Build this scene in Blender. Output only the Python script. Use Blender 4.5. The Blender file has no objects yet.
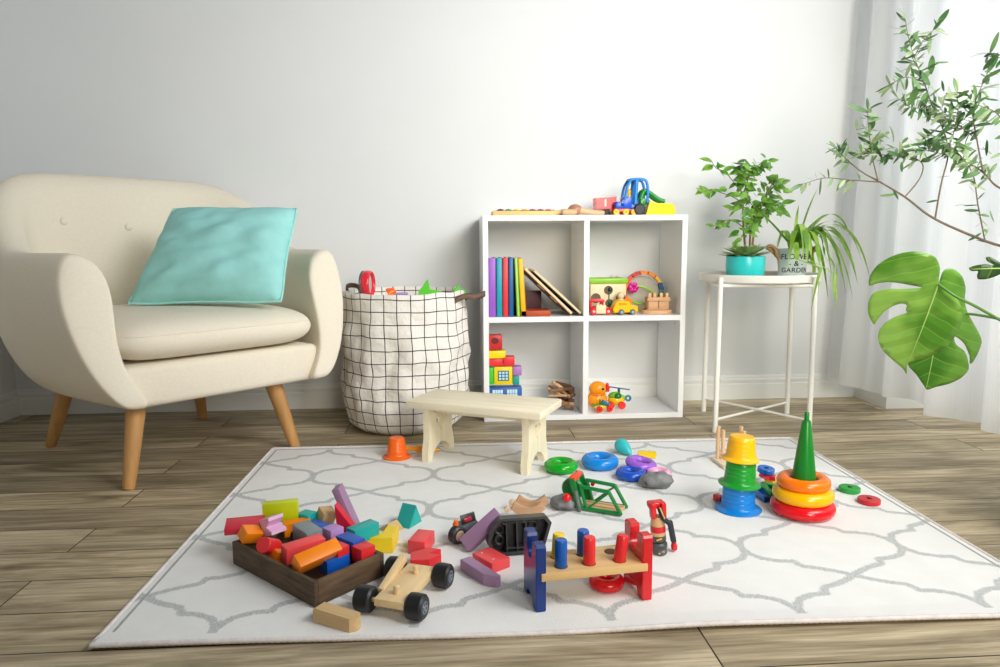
import bpy, bmesh, math, random
from math import pi, sin, cos, radians as R
from mathutils import Vector, Matrix, Euler
random.seed(7)
scene = bpy.context.scene
COL = scene.collection

# ------------------------------------------------------------------ camera
FOC = 714.1
PITCH, ROLL, YAW, CAM_Z = .12793, -.0062, .07083, .66
fw = Vector((sin(YAW)*cos(PITCH), cos(YAW)*cos(PITCH), -sin(PITCH)))
rt = Vector((cos(YAW), -sin(YAW), 0)); up = rt.cross(fw)
cr = rt*cos(ROLL)+up*sin(ROLL); cu = -rt*sin(ROLL)+up*cos(ROLL)
cam_d = bpy.data.cameras.new('camera'); cam = bpy.data.objects.new('camera', cam_d); COL.objects.link(cam)
cam_d.sensor_width = 36; cam_d.lens = FOC*36/1000; cam_d.clip_start = .02
M = Matrix((cr, cu, -fw)).transposed().to_4x4(); M.translation = (0, 0, CAM_Z); cam.matrix_world = M
scene.camera = cam

def ray(x, y): return fw+cr*((x-500)/FOC)-cu*((y-333.5)/FOC)
def gnd(x, y, z=0.0):                     # measured spot in the photograph -> point of the place at height z
    d = ray(x, y); t = (z-CAM_Z)/d.z; return Vector((d.x*t, d.y*t, z))
def at(x, y, Y):                          # the same at depth Y
    d = ray(x, y); t = Y/d.y; return Vector((d.x*t, Y, CAM_Z+d.z*t))

# ------------------------------------------------------------------ materials
def lin(h):
    h = h.lstrip('#'); o = []
    for i in (0, 2, 4):
        c = int(h[i:i+2], 16)/255; o.append(c/12.92 if c <= .04045 else ((c+.055)/1.055)**2.4)
    return (*o, 1)
MATS = {}
def mat(name, col, rough=.5, metal=0, spec=.5, noise=0, nscale=40, bump=0, bscale=200, trans=0, coat=0, stretch=(1, 1, 1)):
    if name in MATS: return MATS[name]
    m = bpy.data.materials.new(name); m.use_nodes = True; nt = m.node_tree; N = nt.nodes; L = nt.links
    b = N['Principled BSDF']; c = lin(col)
    b.inputs['Base Color'].default_value = c; b.inputs['Roughness'].default_value = rough
    b.inputs['Metallic'].default_value = metal; b.inputs['Specular IOR Level'].default_value = spec
    b.inputs['Coat Weight'].default_value = coat; b.inputs['Coat Roughness'].default_value = .15
    if noise or bump:
        tc = N.new('ShaderNodeTexCoord'); mp = N.new('ShaderNodeMapping'); mp.inputs['Scale'].default_value = stretch
        L.new(tc.outputs['Object'], mp.inputs['Vector'])
    if noise:
        n = N.new('ShaderNodeTexNoise'); n.inputs['Scale'].default_value = nscale; n.inputs['Detail'].default_value = 6
        L.new(mp.outputs[0], n.inputs['Vector'])
        r = N.new('ShaderNodeValToRGB'); r.color_ramp.elements[0].position = .3; r.color_ramp.elements[1].position = .7
        r.color_ramp.elements[0].color = (*[v*(1-noise) for v in c[:3]], 1)
        r.color_ramp.elements[1].color = (*[min(1, v*(1+noise*.6)) for v in c[:3]], 1)
        L.new(n.outputs['Fac'], r.inputs['Fac']); L.new(r.outputs['Color'], b.inputs['Base Color'])
    if bump:
        n2 = N.new('ShaderNodeTexNoise'); n2.inputs['Scale'].default_value = bscale; n2.inputs['Detail'].default_value = 4
        L.new(mp.outputs[0], n2.inputs['Vector'])
        bp = N.new('ShaderNodeBump'); bp.inputs['Strength'].default_value = bump; bp.inputs['Distance'].default_value = .002
        L.new(n2.outputs['Fac'], bp.inputs['Height']); L.new(bp.outputs['Normal'], b.inputs['Normal'])
    MATS[name] = m; return m
def paint(name, col, rough=.38): return mat('paint_'+name, col, rough, noise=.06, nscale=25)     # painted wood
def plastic(name, col, rough=.22): return mat('plastic_'+name, col, rough, noise=.02, nscale=8)
def wood(name, col, rough=.5, noise=.22, stretch=(4, 60, 60), nscale=1.6): return mat('wood_'+name, col, rough, noise=noise, nscale=nscale, stretch=stretch)
def leafmat(name, col, col2, rough=.4, scale=12):
    m = bpy.data.materials.new(name); m.use_nodes = True; nt = m.node_tree; N = nt.nodes; L = nt.links
    b = N['Principled BSDF']; out = N['Material Output']
    tc = N.new('ShaderNodeTexCoord'); n = N.new('ShaderNodeTexNoise'); n.inputs['Scale'].default_value = scale
    L.new(tc.outputs['Object'], n.inputs['Vector'])
    r = N.new('ShaderNodeValToRGB'); r.color_ramp.elements[0].color = lin(col); r.color_ramp.elements[1].color = lin(col2)
    r.color_ramp.elements[0].position = .38; r.color_ramp.elements[1].position = .62
    L.new(n.outputs['Fac'], r.inputs['Fac']); L.new(r.outputs['Color'], b.inputs['Base Color'])
    b.inputs['Roughness'].default_value = rough
    t = N.new('ShaderNodeBsdfTranslucent'); L.new(r.outputs['Color'], t.inputs['Color'])
    mx = N.new('ShaderNodeMixShader'); mx.inputs[0].default_value = .3
    L.new(b.outputs[0], mx.inputs[1]); L.new(t.outputs[0], mx.inputs[2]); L.new(mx.outputs[0], out.inputs['Surface'])
    return m

# ------------------------------------------------------------------ mesh building
class B:
    """collects shapes in one bmesh"""
    def __init__(s): s.bm = bmesh.new()
    def _x(s, vs, rot, loc, pre=None):
        m = Matrix.Translation(Vector(loc)) @ Euler([R(a) for a in rot]).to_matrix().to_4x4()
        for v in vs: v.co = m @ v.co
    def box(s, c, d, rot=(0, 0, 0), bev=0, seg=2, taper=None):
        r = bmesh.ops.create_cube(s.bm, size=1); vs = r['verts']
        for v in vs:
            v.co = Vector((v.co.x*d[0], v.co.y*d[1], v.co.z*d[2]))
            if taper and v.co.z > 0: v.co.x *= taper[0]; v.co.y *= taper[1]
        if bev:
            es = {e for v in vs for e in v.link_edges}
            r2 = bmesh.ops.bevel(s.bm, geom=list(es), offset=bev, segments=seg, affect='EDGES', profile=.5)
            vs = list({v for f in r2['faces'] for v in f.verts})
        s._x(vs, rot, c); return s
    def prism(s, pts, t, rot=(0, 0, 0), loc=(0, 0, 0), bev=0):
        """outline in local xz, thickness t along y (centred)"""
        a = [s.bm.verts.new((x, -t/2, z)) for x, z in pts]; b = [s.bm.verts.new((x, t/2, z)) for x, z in pts]
        n = len(pts); fs = [s.bm.faces.new(a), s.bm.faces.new(b[::-1])]
        for i in range(n): fs.append(s.bm.faces.new((a[i], b[i], b[(i+1) % n], a[(i+1) % n])))
        vs = a+b
        bmesh.ops.recalc_face_normals(s.bm, faces=fs)
        if bev:
            es = {e for f in fs[:2] for e in f.edges}
            r2 = bmesh.ops.bevel(s.bm, geom=list(es), offset=bev, segments=2, affect='EDGES')
            vs = list({v for f in r2['faces'] for v in f.verts} | {v for v in vs if v.is_valid})
        s._x(vs, rot, loc); return s
    def lathe(s, prof, seg=32, rot=(0, 0, 0), loc=(0, 0, 0), sx=1, sy=1, uv=False):
        rings = []; vs = []
        for r, z in prof:
            if r < 1e-6: rings.append([s.bm.verts.new((0, 0, z))])
            else: rings.append([s.bm.verts.new((r*cos(2*pi*i/seg)*sx, r*sin(2*pi*i/seg)*sy, z)) for i in range(seg)])
            vs += rings[-1]
        fs = []
        for a, b in zip(rings, rings[1:]):
            for i in range(seg):
                j = (i+1) % seg
                if len(a) == 1 and len(b) == 1: continue
                if len(a) == 1: fs.append(s.bm.faces.new((a[0], b[j], b[i])))
                elif len(b) == 1: fs.append(s.bm.faces.new((a[i], a[j], b[0])))
                else: fs.append(s.bm.faces.new((a[i], a[j], b[j], b[i])))
        bmesh.ops.recalc_face_normals(s.bm, faces=fs)
        s._x(vs, rot, loc); return s
    def cyl(s, r, h, rot=(0, 0, 0), loc=(0, 0, 0), bev=.001, seg=24, r2=None):
        """axis z, from -h/2 to h/2"""
        q = r if r2 is None else r2
        return s.lathe([(0, -h/2), (r-bev, -h/2), (r, -h/2+bev), (q, h/2-bev), (q-bev, h/2), (0, h/2)], seg, rot, loc)
    def ball(s, r, loc=(0, 0, 0), sc=(1, 1, 1), rot=(0, 0, 0), seg=20):
        r_ = bmesh.ops.create_uvsphere(s.bm, u_segments=seg, v_segments=max(8, seg*2//3), radius=r)
        for v in r_['verts']: v.co = Vector((v.co.x*sc[0], v.co.y*sc[1], v.co.z*sc[2]))
        s._x(r_['verts'], rot, loc); return s
    def torus(s, R1, r, rot=(0, 0, 0), loc=(0, 0, 0), sz=1, n=40, k=14):
        return s.lathe([(R1+r*cos(2*pi*i/k), r*sz*sin(2*pi*i/k)) for i in range(k+1)], n, rot, loc)
    def tube(s, pts, r, seg=10, cap=True):
        pts = [Vector(p) for p in pts]; n = len(pts); rr = r if isinstance(r, (list, tuple)) else [r]*n
        rings = []; ref = None
        for i, p in enumerate(pts):
            t = (pts[min(i+1, n-1)]-pts[max(i-1, 0)]).normalized()
            if ref is None:
                ref = t.orthogonal().normalized()
            else:
                ref = (ref-t*ref.dot(t)).normalized()
            b = t.cross(ref)
            rings.append([s.bm.verts.new(p+(ref*cos(2*pi*k/seg)+b*sin(2*pi*k/seg))*rr[i]) for k in range(seg)])
        fs = []
        for a, b in zip(rings, rings[1:]):
            for k in range(seg): fs.append(s.bm.faces.new((a[k], a[(k+1) % seg], b[(k+1) % seg], b[k])))
        if cap: fs.append(s.bm.faces.new(rings[0][::-1])); fs.append(s.bm.faces.new(rings[-1]))
        bmesh.ops.recalc_face_normals(s.bm, faces=fs); return s
    def strip(s, pts, side, widths, fold=0.0):
        """leaf blade: spine points, side vectors, widths; V-folded along the spine"""
        rows = []
        for p, sd, w in zip(pts, side, widths):
            p = Vector(p); sd = Vector(sd)
            rows.append((p-sd*w, p, p+sd*w))
        vs = [[s.bm.verts.new(q) for q in row] for row in rows]
        for a, b in zip(vs, vs[1:]):
            for k in (0, 1): s.bm.faces.new((a[k], a[k+1], b[k+1], b[k]))
        return s
    def leaf(s, p, d, n, L, W, curl=.25, seg=4, blunt=0):
        """elliptic leaf from p along d with normal n"""
        d = Vector(d).normalized(); n = Vector(n); n = (n-d*n.dot(d))
        n = n.normalized() if n.length > 1e-4 else d.orthogonal().normalized()
        sd = d.cross(n); pts = []; ws = []
        for i in range(seg+1):
            t = i/seg; pts.append(Vector(p)+d*(L*t)-n*(curl*L*t*t)); ws.append(max(.0004, W*.5*(sin(pi*min(1, t**.8*.97+.03)) if not blunt else max(0, sin(pi*(.04+.94*t)))**.62)))
        return s.strip([q+n*0 for q in pts], [sd]*len(pts), ws)
    def obj(s, name, m, parent=None, loc=(0, 0, 0), rot=(0, 0, 0), smooth=35, sub=0, solid=0):
        me = bpy.data.meshes.new(name); s.bm.normal_update(); s.bm.to_mesh(me); s.bm.free()
        for mm in (m if isinstance(m, (list, tuple)) else [m]): me.materials.append(mm)
        if smooth:
            me.shade_smooth()
            if smooth < 180: me.set_sharp_from_angle(angle=R(smooth))
        o = bpy.data.objects.new(name, me); COL.objects.link(o)
        o.location = loc; o.rotation_euler = [R(a) for a in rot]
        if parent: o.parent = parent
        if solid:
            md = o.modifiers.new('thickness', 'SOLIDIFY'); md.thickness = solid; md.offset = 0
        if sub:
            md = o.modifiers.new('smooth', 'SUBSURF'); md.levels = sub; md.render_levels = sub
        return o
def tag(o, label, cat, group=None):
    o['label'] = label; o['category'] = cat
    if group: o['group'] = group
    return o
def thing(name, label, cat, loc=(0, 0, 0), rot=(0, 0, 0), group=None):
    o = bpy.data.objects.new(name, None); o.empty_display_size = .05; COL.objects.link(o)
    o.location = loc; o.rotation_euler = [R(a) for a in rot]
    return tag(o, label, cat, group)
def struct(o): o['kind'] = 'structure'; return o
def qbez(a, b, c, n=10):
    a, b, c = Vector(a), Vector(b), Vector(c)
    return [a*(1-t)**2+b*2*t*(1-t)+c*t*t for t in [i/n for i in range(n+1)]]
def smoothpath(P, n=6):
    P = [Vector(p) for p in P]; Q = [P[0]*2-P[1]]+P+[P[-1]*2-P[-2]]; out = []
    for i in range(1, len(Q)-2):
        for k in range(n):
            t = k/n; a, b, c, d = Q[i-1:i+3]
            out.append(.5*((2*b)+(c-a)*t+(2*a-5*b+4*c-d)*t*t+(3*b-a-3*c+d)*t**3))
    return out+[P[-1]]

# ------------------------------------------------------------------ room
WY = 2.863; LX = -1.69; RX = 2.0; PX_ = 1.716; PY = 2.64; CEIL = 2.5; FRONT = -1.6
def wall_mat():
    m = mat('wall_paint', '#e3e5e5', .85, noise=.015, nscale=3, bump=.12, bscale=180); return m
WM = wall_mat(); TRIM = mat('trim_paint', '#e9eae6', .5, noise=.01, nscale=5)
def floor_mat():
    m = bpy.data.materials.new('laminate'); m.use_nodes = True; N = m.node_tree.nodes; L = m.node_tree.links; b = N['Principled BSDF']
    tc = N.new('ShaderNodeTexCoord')
    mp = N.new('ShaderNodeMapping'); mp.inputs['Location'].default_value = (.37, .05, 0); L.new(tc.outputs['Object'], mp.inputs['Vector'])
    br = N.new('ShaderNodeTexBrick'); br.inputs['Scale'].default_value = 1; br.inputs['Brick Width'].default_value = 1.25
    br.inputs['Row Height'].default_value = .132; br.inputs['Mortar Size'].default_value = .0018; br.inputs['Mortar Smooth'].default_value = .3
    br.offset = .37; br.offset_frequency = 2; br.squash = 1
    br.inputs['Color1'].default_value = (0, 0, 0, 1); br.inputs['Color2'].default_value = (1, 1, 1, 1); br.inputs['Mortar'].default_value = (.5, .5, .5, 1)
    L.new(mp.outputs[0], br.inputs['Vector'])
    # per plank offset for the grain
    sc = N.new('ShaderNodeVectorMath'); sc.operation = 'SCALE'; sc.inputs[3].default_value = 17.3; L.new(br.outputs['Color'], sc.inputs[0])
    ad = N.new('ShaderNodeVectorMath'); L.new(tc.outputs['Object'], ad.inputs[0]); L.new(sc.outputs[0], ad.inputs[1])
    def noise(scale, st, detail=5, dist=0):
        q = N.new('ShaderNodeMapping'); q.inputs['Scale'].default_value = st; L.new(ad.outputs[0], q.inputs['Vector'])
        n = N.new('ShaderNodeTexNoise'); n.inputs['Scale'].default_value = scale; n.inputs['Detail'].default_value = detail; n.inputs['Distortion'].default_value = dist
        n.inputs['Roughness'].default_value = .62
        L.new(q.outputs[0], n.inputs['Vector']); return n
    n1 = noise(1.0, (2.0, 13, 1), 7, 1.3); n2 = noise(1, (5, 130, 1), 4)
    r = N.new('ShaderNodeValToRGB'); e = r.color_ramp.elements
    e[0].position = .25; e[0].color = lin('#645745'); e[1].position = .74; e[1].color = lin('#d8c9ab')
    x = e.new(.44); x.color = lin('#a59579'); x = e.new(.58); x.color = lin('#c3b396')
    L.new(n1.outputs['Fac'], r.inputs['Fac'])
    r2 = N.new('ShaderNodeValToRGB'); r2.color_ramp.elements[0].color = (.62, .60, .55, 1); r2.color_ramp.elements[1].color = (1.18, 1.18, 1.16, 1)
    r2.color_ramp.elements[0].position = .3; r2.color_ramp.elements[1].position = .65; L.new(n2.outputs['Fac'], r2.inputs['Fac'])
    m1 = N.new('ShaderNodeMix'); m1.data_type = 'RGBA'; m1.blend_type = 'MULTIPLY'; m1.inputs[0].default_value = 1
    L.new(r.outputs['Color'], m1.inputs[6]); L.new(r2.outputs['Color'], m1.inputs[7])
    hs = N.new('ShaderNodeMapRange'); hs.inputs['To Min'].default_value = .76; hs.inputs['To Max'].default_value = 1.18; L.new(br.outputs['Color'], hs.inputs['Value'])
    m2 = N.new('ShaderNodeMix'); m2.data_type = 'RGBA'; m2.blend_type = 'MULTIPLY'; m2.inputs[0].default_value = 1
    L.new(m1.outputs[2], m2.inputs[6]); L.new(hs.outputs[0], m2.inputs[7])
    m3 = N.new('ShaderNodeMix'); m3.data_type = 'RGBA'; m3.inputs[7].default_value = lin('#2a241d')
    L.new(br.outputs['Fac'], m3.inputs[0]); L.new(m2.outputs[2], m3.inputs[6])
    L.new(m3.outputs[2], b.inputs['Base Color'])
    b.inputs['Roughness'].default_value = .48; b.inputs['Specular IOR Level'].default_value = .35
    bp = N.new('ShaderNodeBump'); bp.inputs['Strength'].default_value = .25; bp.inputs['Distance'].default_value = .002
    iv = N.new('ShaderNodeMath'); iv.operation = 'SUBTRACT'; iv.inputs[0].default_value = 1; L.new(br.outputs['Fac'], iv.inputs[1])
    a2 = N.new('ShaderNodeMath'); a2.operation = 'MULTIPLY_ADD'; a2.inputs[1].default_value = .25; L.new(n2.outputs['Fac'], a2.inputs[0]); L.new(iv.outputs[0], a2.inputs[2])
    L.new(a2.outputs[0], bp.inputs['Height']); L.new(bp.outputs['Normal'], b.inputs['Normal'])
    return m
struct(B().box(((LX+RX)/2, (FRONT+WY)/2, -.05), (RX-LX+.2, WY-FRONT+.2, .1)).obj('floor', floor_mat(), smooth=0))
struct(B().box(((LX+RX)/2, WY+.05, CEIL/2), (RX-LX+.2, .1, CEIL)).obj('wall_back', WM, smooth=0))
struct(B().box((LX-.05, (FRONT+WY)/2, CEIL/2), (.1, WY-FRONT, CEIL)).obj('wall_left', WM, smooth=0))
struct(B().box(((PX_+RX)/2, (PY+WY)/2, CEIL/2), (RX-PX_, WY-PY, CEIL)).obj('wall_right', WM, smooth=0))   # boxed-in corner
# the window wall: four pieces round the opening
W0, W1, Z0, Z1 = .55, 2.45, .28, 2.25
w = B()
w.box((RX+.05, (FRONT+W0)/2, CEIL/2), (.1, W0-FRONT, CEIL)); w.box((RX+.05, (W1+WY)/2, CEIL/2), (.1, WY-W1, CEIL))
w.box((RX+.05, (W0+W1)/2, Z0/2), (.1, W1-W0, Z0)); w.box((RX+.05, (W0+W1)/2, (Z1+CEIL)/2), (.1, W1-W0, CEIL-Z1))
struct(w.obj('wall_right', WM, smooth=0))
wf = B()
for yy in (W0+.03, (W0+W1)/2, W1-.03): wf.box((RX+.05, yy, (Z0+Z1)/2), (.06, .06, Z1-Z0), bev=.004)
for zz in (Z0+.03, Z1-.03): wf.box((RX+.05, (W0+W1)/2, zz), (.058, W1-W0, .06), bev=.004)
wf = struct(wf.obj('window_1', mat('window_frame_paint', '#f0f0ee', .4, noise=.01)))
wf['label'] = 'white window frame behind the sheer curtain'
# baseboards with a moulded top
def baseboard(name, p0, p1, nrm):
    p0, p1, nrm = Vector(p0), Vector(p1), Vector(nrm)
    pr = [(0, 0), (.014, 0), (.014, .063), (.0115, .068), (.0125, .073), (.0135, .082), (.009, .088), (.0085, .094), (.005, .1), (0, .1)]
    b = B(); a = [b.bm.verts.new(p0+nrm*x+Vector((0, 0, z))) for x, z in pr]; c = [b.bm.verts.new(p1+nrm*x+Vector((0, 0, z))) for x, z in pr]
    n = len(pr); fs = [b.bm.faces.new((a[i], a[(i+1) % n], c[(i+1) % n], c[i])) for i in range(n)]
    fs += [b.bm.faces.new(a), b.bm.faces.new(c[::-1])]; bmesh.ops.recalc_face_normals(b.bm, faces=fs)
    return struct(b.obj(name, TRIM, smooth=25))
baseboard('baseboard_back', (LX, WY, 0), (PX_, WY, 0), (0, -1, 0))
baseboard('baseboard_left', (LX, FRONT, 0), (LX, WY, 0), (1, 0, 0))
baseboard('baseboard_right', (PX_, WY-.014, 0), (PX_, PY-.014, 0), (-1, 0, 0))
baseboard('baseboard_right', (PX_, PY, 0), (RX, PY, 0), (0, -1, 0))
baseboard('baseboard_right', (RX, FRONT, 0), (RX, PY-.014, 0), (-1, 0, 0))

# ------------------------------------------------------------------ sheer curtain
def curtain_mat():
    m = bpy.data.materials.new('sheer_voile'); m.use_nodes = True; N = m.node_tree.nodes; L = m.node_tree.links; out = N['Material Output']
    b = N['Principled BSDF']; b.inputs['Base Color'].default_value = (.88, .89, .89, 1); b.inputs['Roughness'].default_value = .9; b.inputs['Specular IOR Level'].default_value = .1
    t = N.new('ShaderNodeBsdfTranslucent'); t.inputs['Color'].default_value = (.9, .91, .92, 1)
    m1 = N.new('ShaderNodeMixShader'); m1.inputs[0].default_value = .5; L.new(b.outputs[0], m1.inputs[1]); L.new(t.outputs[0], m1.inputs[2])
    tr = N.new('ShaderNodeBsdfTransparent'); m2 = N.new('ShaderNodeMixShader')
    tc = N.new('ShaderNodeTexCoord'); w = N.new('ShaderNodeTexWave'); w.inputs['Scale'].default_value = 60; w.inputs['Distortion'].default_value = 1.5
    L.new(tc.outputs['Object'], w.inputs['Vector'])
    mr = N.new('ShaderNodeMapRange'); mr.inputs['To Min'].default_value = .86; mr.inputs['To Max'].default_value = .88; L.new(w.outputs['Fac'], mr.inputs['Value'])
    L.new(mr.outputs[0], m2.inputs[0]); L.new(tr.outputs[0], m2.inputs[1]); L.new(m1.outputs[0], m2.inputs[2]); L.new(m2.outputs[0], out.inputs['Surface'])
    return m
def curtain():
    b = B(); NY, NZ = 260, 26; y0, y1 = 2.845, 1.25
    rows = []
    for j in range(NZ+1):
        z = .085+(2.42-.085)*j/NZ; f = 1-j/NZ; row = []
        for i in range(NY+1):
            y = y0+(y1-y0)*i/NY; s = (y0-y)/1.345
            amp = .014+.016*f
            fold = amp*(sin(2*pi*(s*5.6+.10))+.45*sin(2*pi*(s*11.3+.4+.1*f))+.3*sin(2*pi*(s*3.1+.2)))
            # near the back wall the hem is pushed out in front of the boxed corner
            x = 1.64-.075*f**1.5*max(0, 1-s*3.2)-.02*f*sin(pi*min(1, s))+fold*min(1, .35+s*5)
            row.append(b.bm.verts.new((x, y-.03*f*(1-s)*0, z+.006*sin(s*23))))
        rows.append(row)
    for a, c in zip(rows, rows[1:]):
        for i in range(NY): b.bm.faces.new((a[i], a[i+1], c[i+1], c[i]))
    o = b.obj('sheer_curtain', curtain_mat(), smooth=180)
    tag(o, 'long white sheer curtain hanging in folds at the window', 'curtain')
    return o
curtain()

# ------------------------------------------------------------------ rug
RO = gnd(89.6, 651); RA = -.0196; RW, RL = 1.703, 1.139
ru = Vector((cos(RA), sin(RA), 0)); rv = Vector((-sin(RA), cos(RA), 0))
RUG_T = .006
def rug():
    EDGE = [(0, 0), (.03, -.2), (.12, -.37), (.3, -.48), (.47, -.5), (.49, -.6), (.53, -.68), (.7, -.76), (.86, -.87), (1, -1)]
    def dseg(p, a, b):
        ax, ay = p[0]-a[0], p[1]-a[1]; bx, by = b[0]-a[0], b[1]-a[1]
        t = max(0, min(1, (ax*bx+ay*by)/(bx*bx+by*by))); return math.hypot(ax-bx*t, ay-by*t)
    HU, HV = .17, .1355
    E2 = [(x*HU, y*HV) for x, y in EDGE]
    def dist(u, v):
        if v < .027 or v > RL-.027: return 1.0          # plain border along the short weave ends
        # star cells: centres at (.185+.34k, .168+.271j); nodes A above them
        x = (u-.187)/HU; y = (v-.1675)/HV
        x = abs((x+1) % 2-1)
        # the checkerboard: star cell |x|+|y|<1 about (0,0); A at (0,1), C at (1,0)
        ay = abs(((y+1) % 2)-1)
        p = (x*HU, -(1-ay)*HV)
        return min(dseg(p, a, b) for a, b in zip(E2, E2[1:]))
    NU, NV = 250, 168; b = B(); lay = b.bm.verts.layers.float.new('line')
    g = []
    for j in range(NV+1):
        row = []
        for i in range(NU+1):
            u = RW*i/NU; v = RL*j/NV
            # the near edge lifts a little, the edges ripple softly
            z = RUG_T
            e = max(0, 1-v/.05); z += e*(.003+.003*sin(u*5.2+1)+.004*math.exp(-((u-1.02)/.16)**2))
            q = ru*u+rv*v+Vector((0, 0, z))
            vx = b.bm.verts.new(q); vx[lay] = dist(u, v); row.append(vx)
        g.append(row)
    for a, c in zip(g, g[1:]):
        for i in range(NU): b.bm.faces.new((a[i], a[i+1], c[i+1], c[i]))
    # sides
    ring = g[0]+[r[-1] for r in g[1:]]+g[-1][-2::-1]+[r[0] for r in g[-2:0:-1]]
    low = []
    for vx in ring:
        d = b.bm.verts.new(Vector((vx.co.x, vx.co.y, max(.0005, vx.co.z-.0055)))); d[lay] = 1; low.append(d)
    for i in range(len(ring)):
        j = (i+1) % len(ring); b.bm.faces.new((ring[i], low[i], low[j], ring[j]))
    m = bpy.data.materials.new('rug_weave'); m.use_nodes = True; N = m.node_tree.nodes; L = m.node_tree.links; bs = N['Principled BSDF']
    at_ = N.new('ShaderNodeAttribute'); at_.attribute_name = 'line'; tc = N.new('ShaderNodeTexCoord')
    def noise(scale, st, det=3):
        q = N.new('ShaderNodeMapping'); q.inputs['Scale'].default_value = st; L.new(tc.outputs['Object'], q.inputs['Vector'])
        n = N.new('ShaderNodeTexNoise'); n.inputs['Scale'].default_value = scale; n.inputs['Detail'].default_value = det; L.new(q.outputs[0], n.inputs['Vector']); return n
    n1 = noise(1, (230, 40, 1)); n2 = noise(1, (420, 120, 1)); n3 = noise(14, (1, 1, 1), 5)
    ma = N.new('ShaderNodeMath'); ma.operation = 'MULTIPLY_ADD'; ma.inputs[1].default_value = .012; L.new(n1.outputs['Fac'], ma.inputs[0]); L.new(at_.outputs['Fac'], ma.inputs[2])
    r = N.new('ShaderNodeMapRange'); r.inputs['From Min'].default_value = .0115; r.inputs['From Max'].default_value = .0155; L.new(ma.outputs[0], r.inputs['Value'])
    r2 = N.new('ShaderNodeValToRGB'); r2.color_ramp.elements[0].color = lin('#aeb1b1'); r2.color_ramp.elements[1].color = lin('#cfd1cf')
    r2.color_ramp.elements[0].position = .35; r2.color_ramp.elements[1].position = .65; L.new(n2.outputs['Fac'], r2.inputs['Fac'])
    r3 = N.new('ShaderNodeValToRGB'); r3.color_ramp.elements[0].color = lin('#e2e2df'); r3.color_ramp.elements[1].color = lin('#f1f0ee'); L.new(n3.outputs['Fac'], r3.inputs['Fac'])
    mx = N.new('ShaderNodeMix'); mx.data_type = 'RGBA'; L.new(r.outputs[0], mx.inputs[0]); L.new(r2.outputs['Color'], mx.inputs[6]); L.new(r3.outputs['Color'], mx.inputs[7])
    L.new(mx.outputs[2], bs.inputs['Base Color']); bs.inputs['Roughness'].default_value = .95; bs.inputs['Specular IOR Level'].default_value = .1
    bp = N.new('ShaderNodeBump'); bp.inputs['Strength'].default_value = .5; bp.inputs['Distance'].default_value = .0015
    L.new(n2.outputs['Fac'], bp.inputs['Height']); L.new(bp.outputs['Normal'], bs.inputs['Normal'])
    root = thing('trellis_rug', 'large off-white rug with grey trellis pattern lying on the plank floor', 'rug', RO)
    b.obj('pile', m, root, smooth=180)
    # serged border
    hm = mat('serged_edge', '#e6dfdc', .9, noise=.12, nscale=60, bump=.6, bscale=300)
    e = B()
    def edge(f, n):
        P = []; rr = []
        for k in range(n+1):
            P.append(f(k/n)); rr.append(.0042+.0007*(k % 2))
        e.tube(P, rr, 6)
    def lift(u): return RUG_T-.002+.003+.003*sin(u*5.2+1)+.004*math.exp(-((u-1.02)/.16)**2)
    edge(lambda t: ru*(RW*t)+Vector((0, 0, lift(RW*t)-.0002)), 340)
    edge(lambda t: ru*(RW*t)+rv*RL+Vector((0, 0, .0045)), 200)
    for U in (0, RW): edge(lambda t, U=U: ru*U+rv*(RL*t)+Vector((0, 0, .0045+max(0, 1-RL*t/.05)*.4*(lift(U)-.006))), 170)
    e.obj('bound_edge', hm, root, smooth=180)
    # woven border line
    l = B()
    for U in (.017, RW-.017): l.box(ru*U+rv*(RL/2)+Vector((0, 0, RUG_T+.0003)), (.005, RL-.04, .0006), rot=(0, 0, math.degrees(RA)))
    l.box(ru*(RW/2)+rv*(RL-.02)+Vector((0, 0, RUG_T+.0003)), (RW-.04, .005, .0006), rot=(0, 0, math.degrees(RA)))
    l.obj('border_line', mat('rug_grey', '#a9acab', .95, noise=.2, nscale=200), root, smooth=0)
rug()
G0 = RUG_T+.0005     # what stands on the rug stands here
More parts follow.
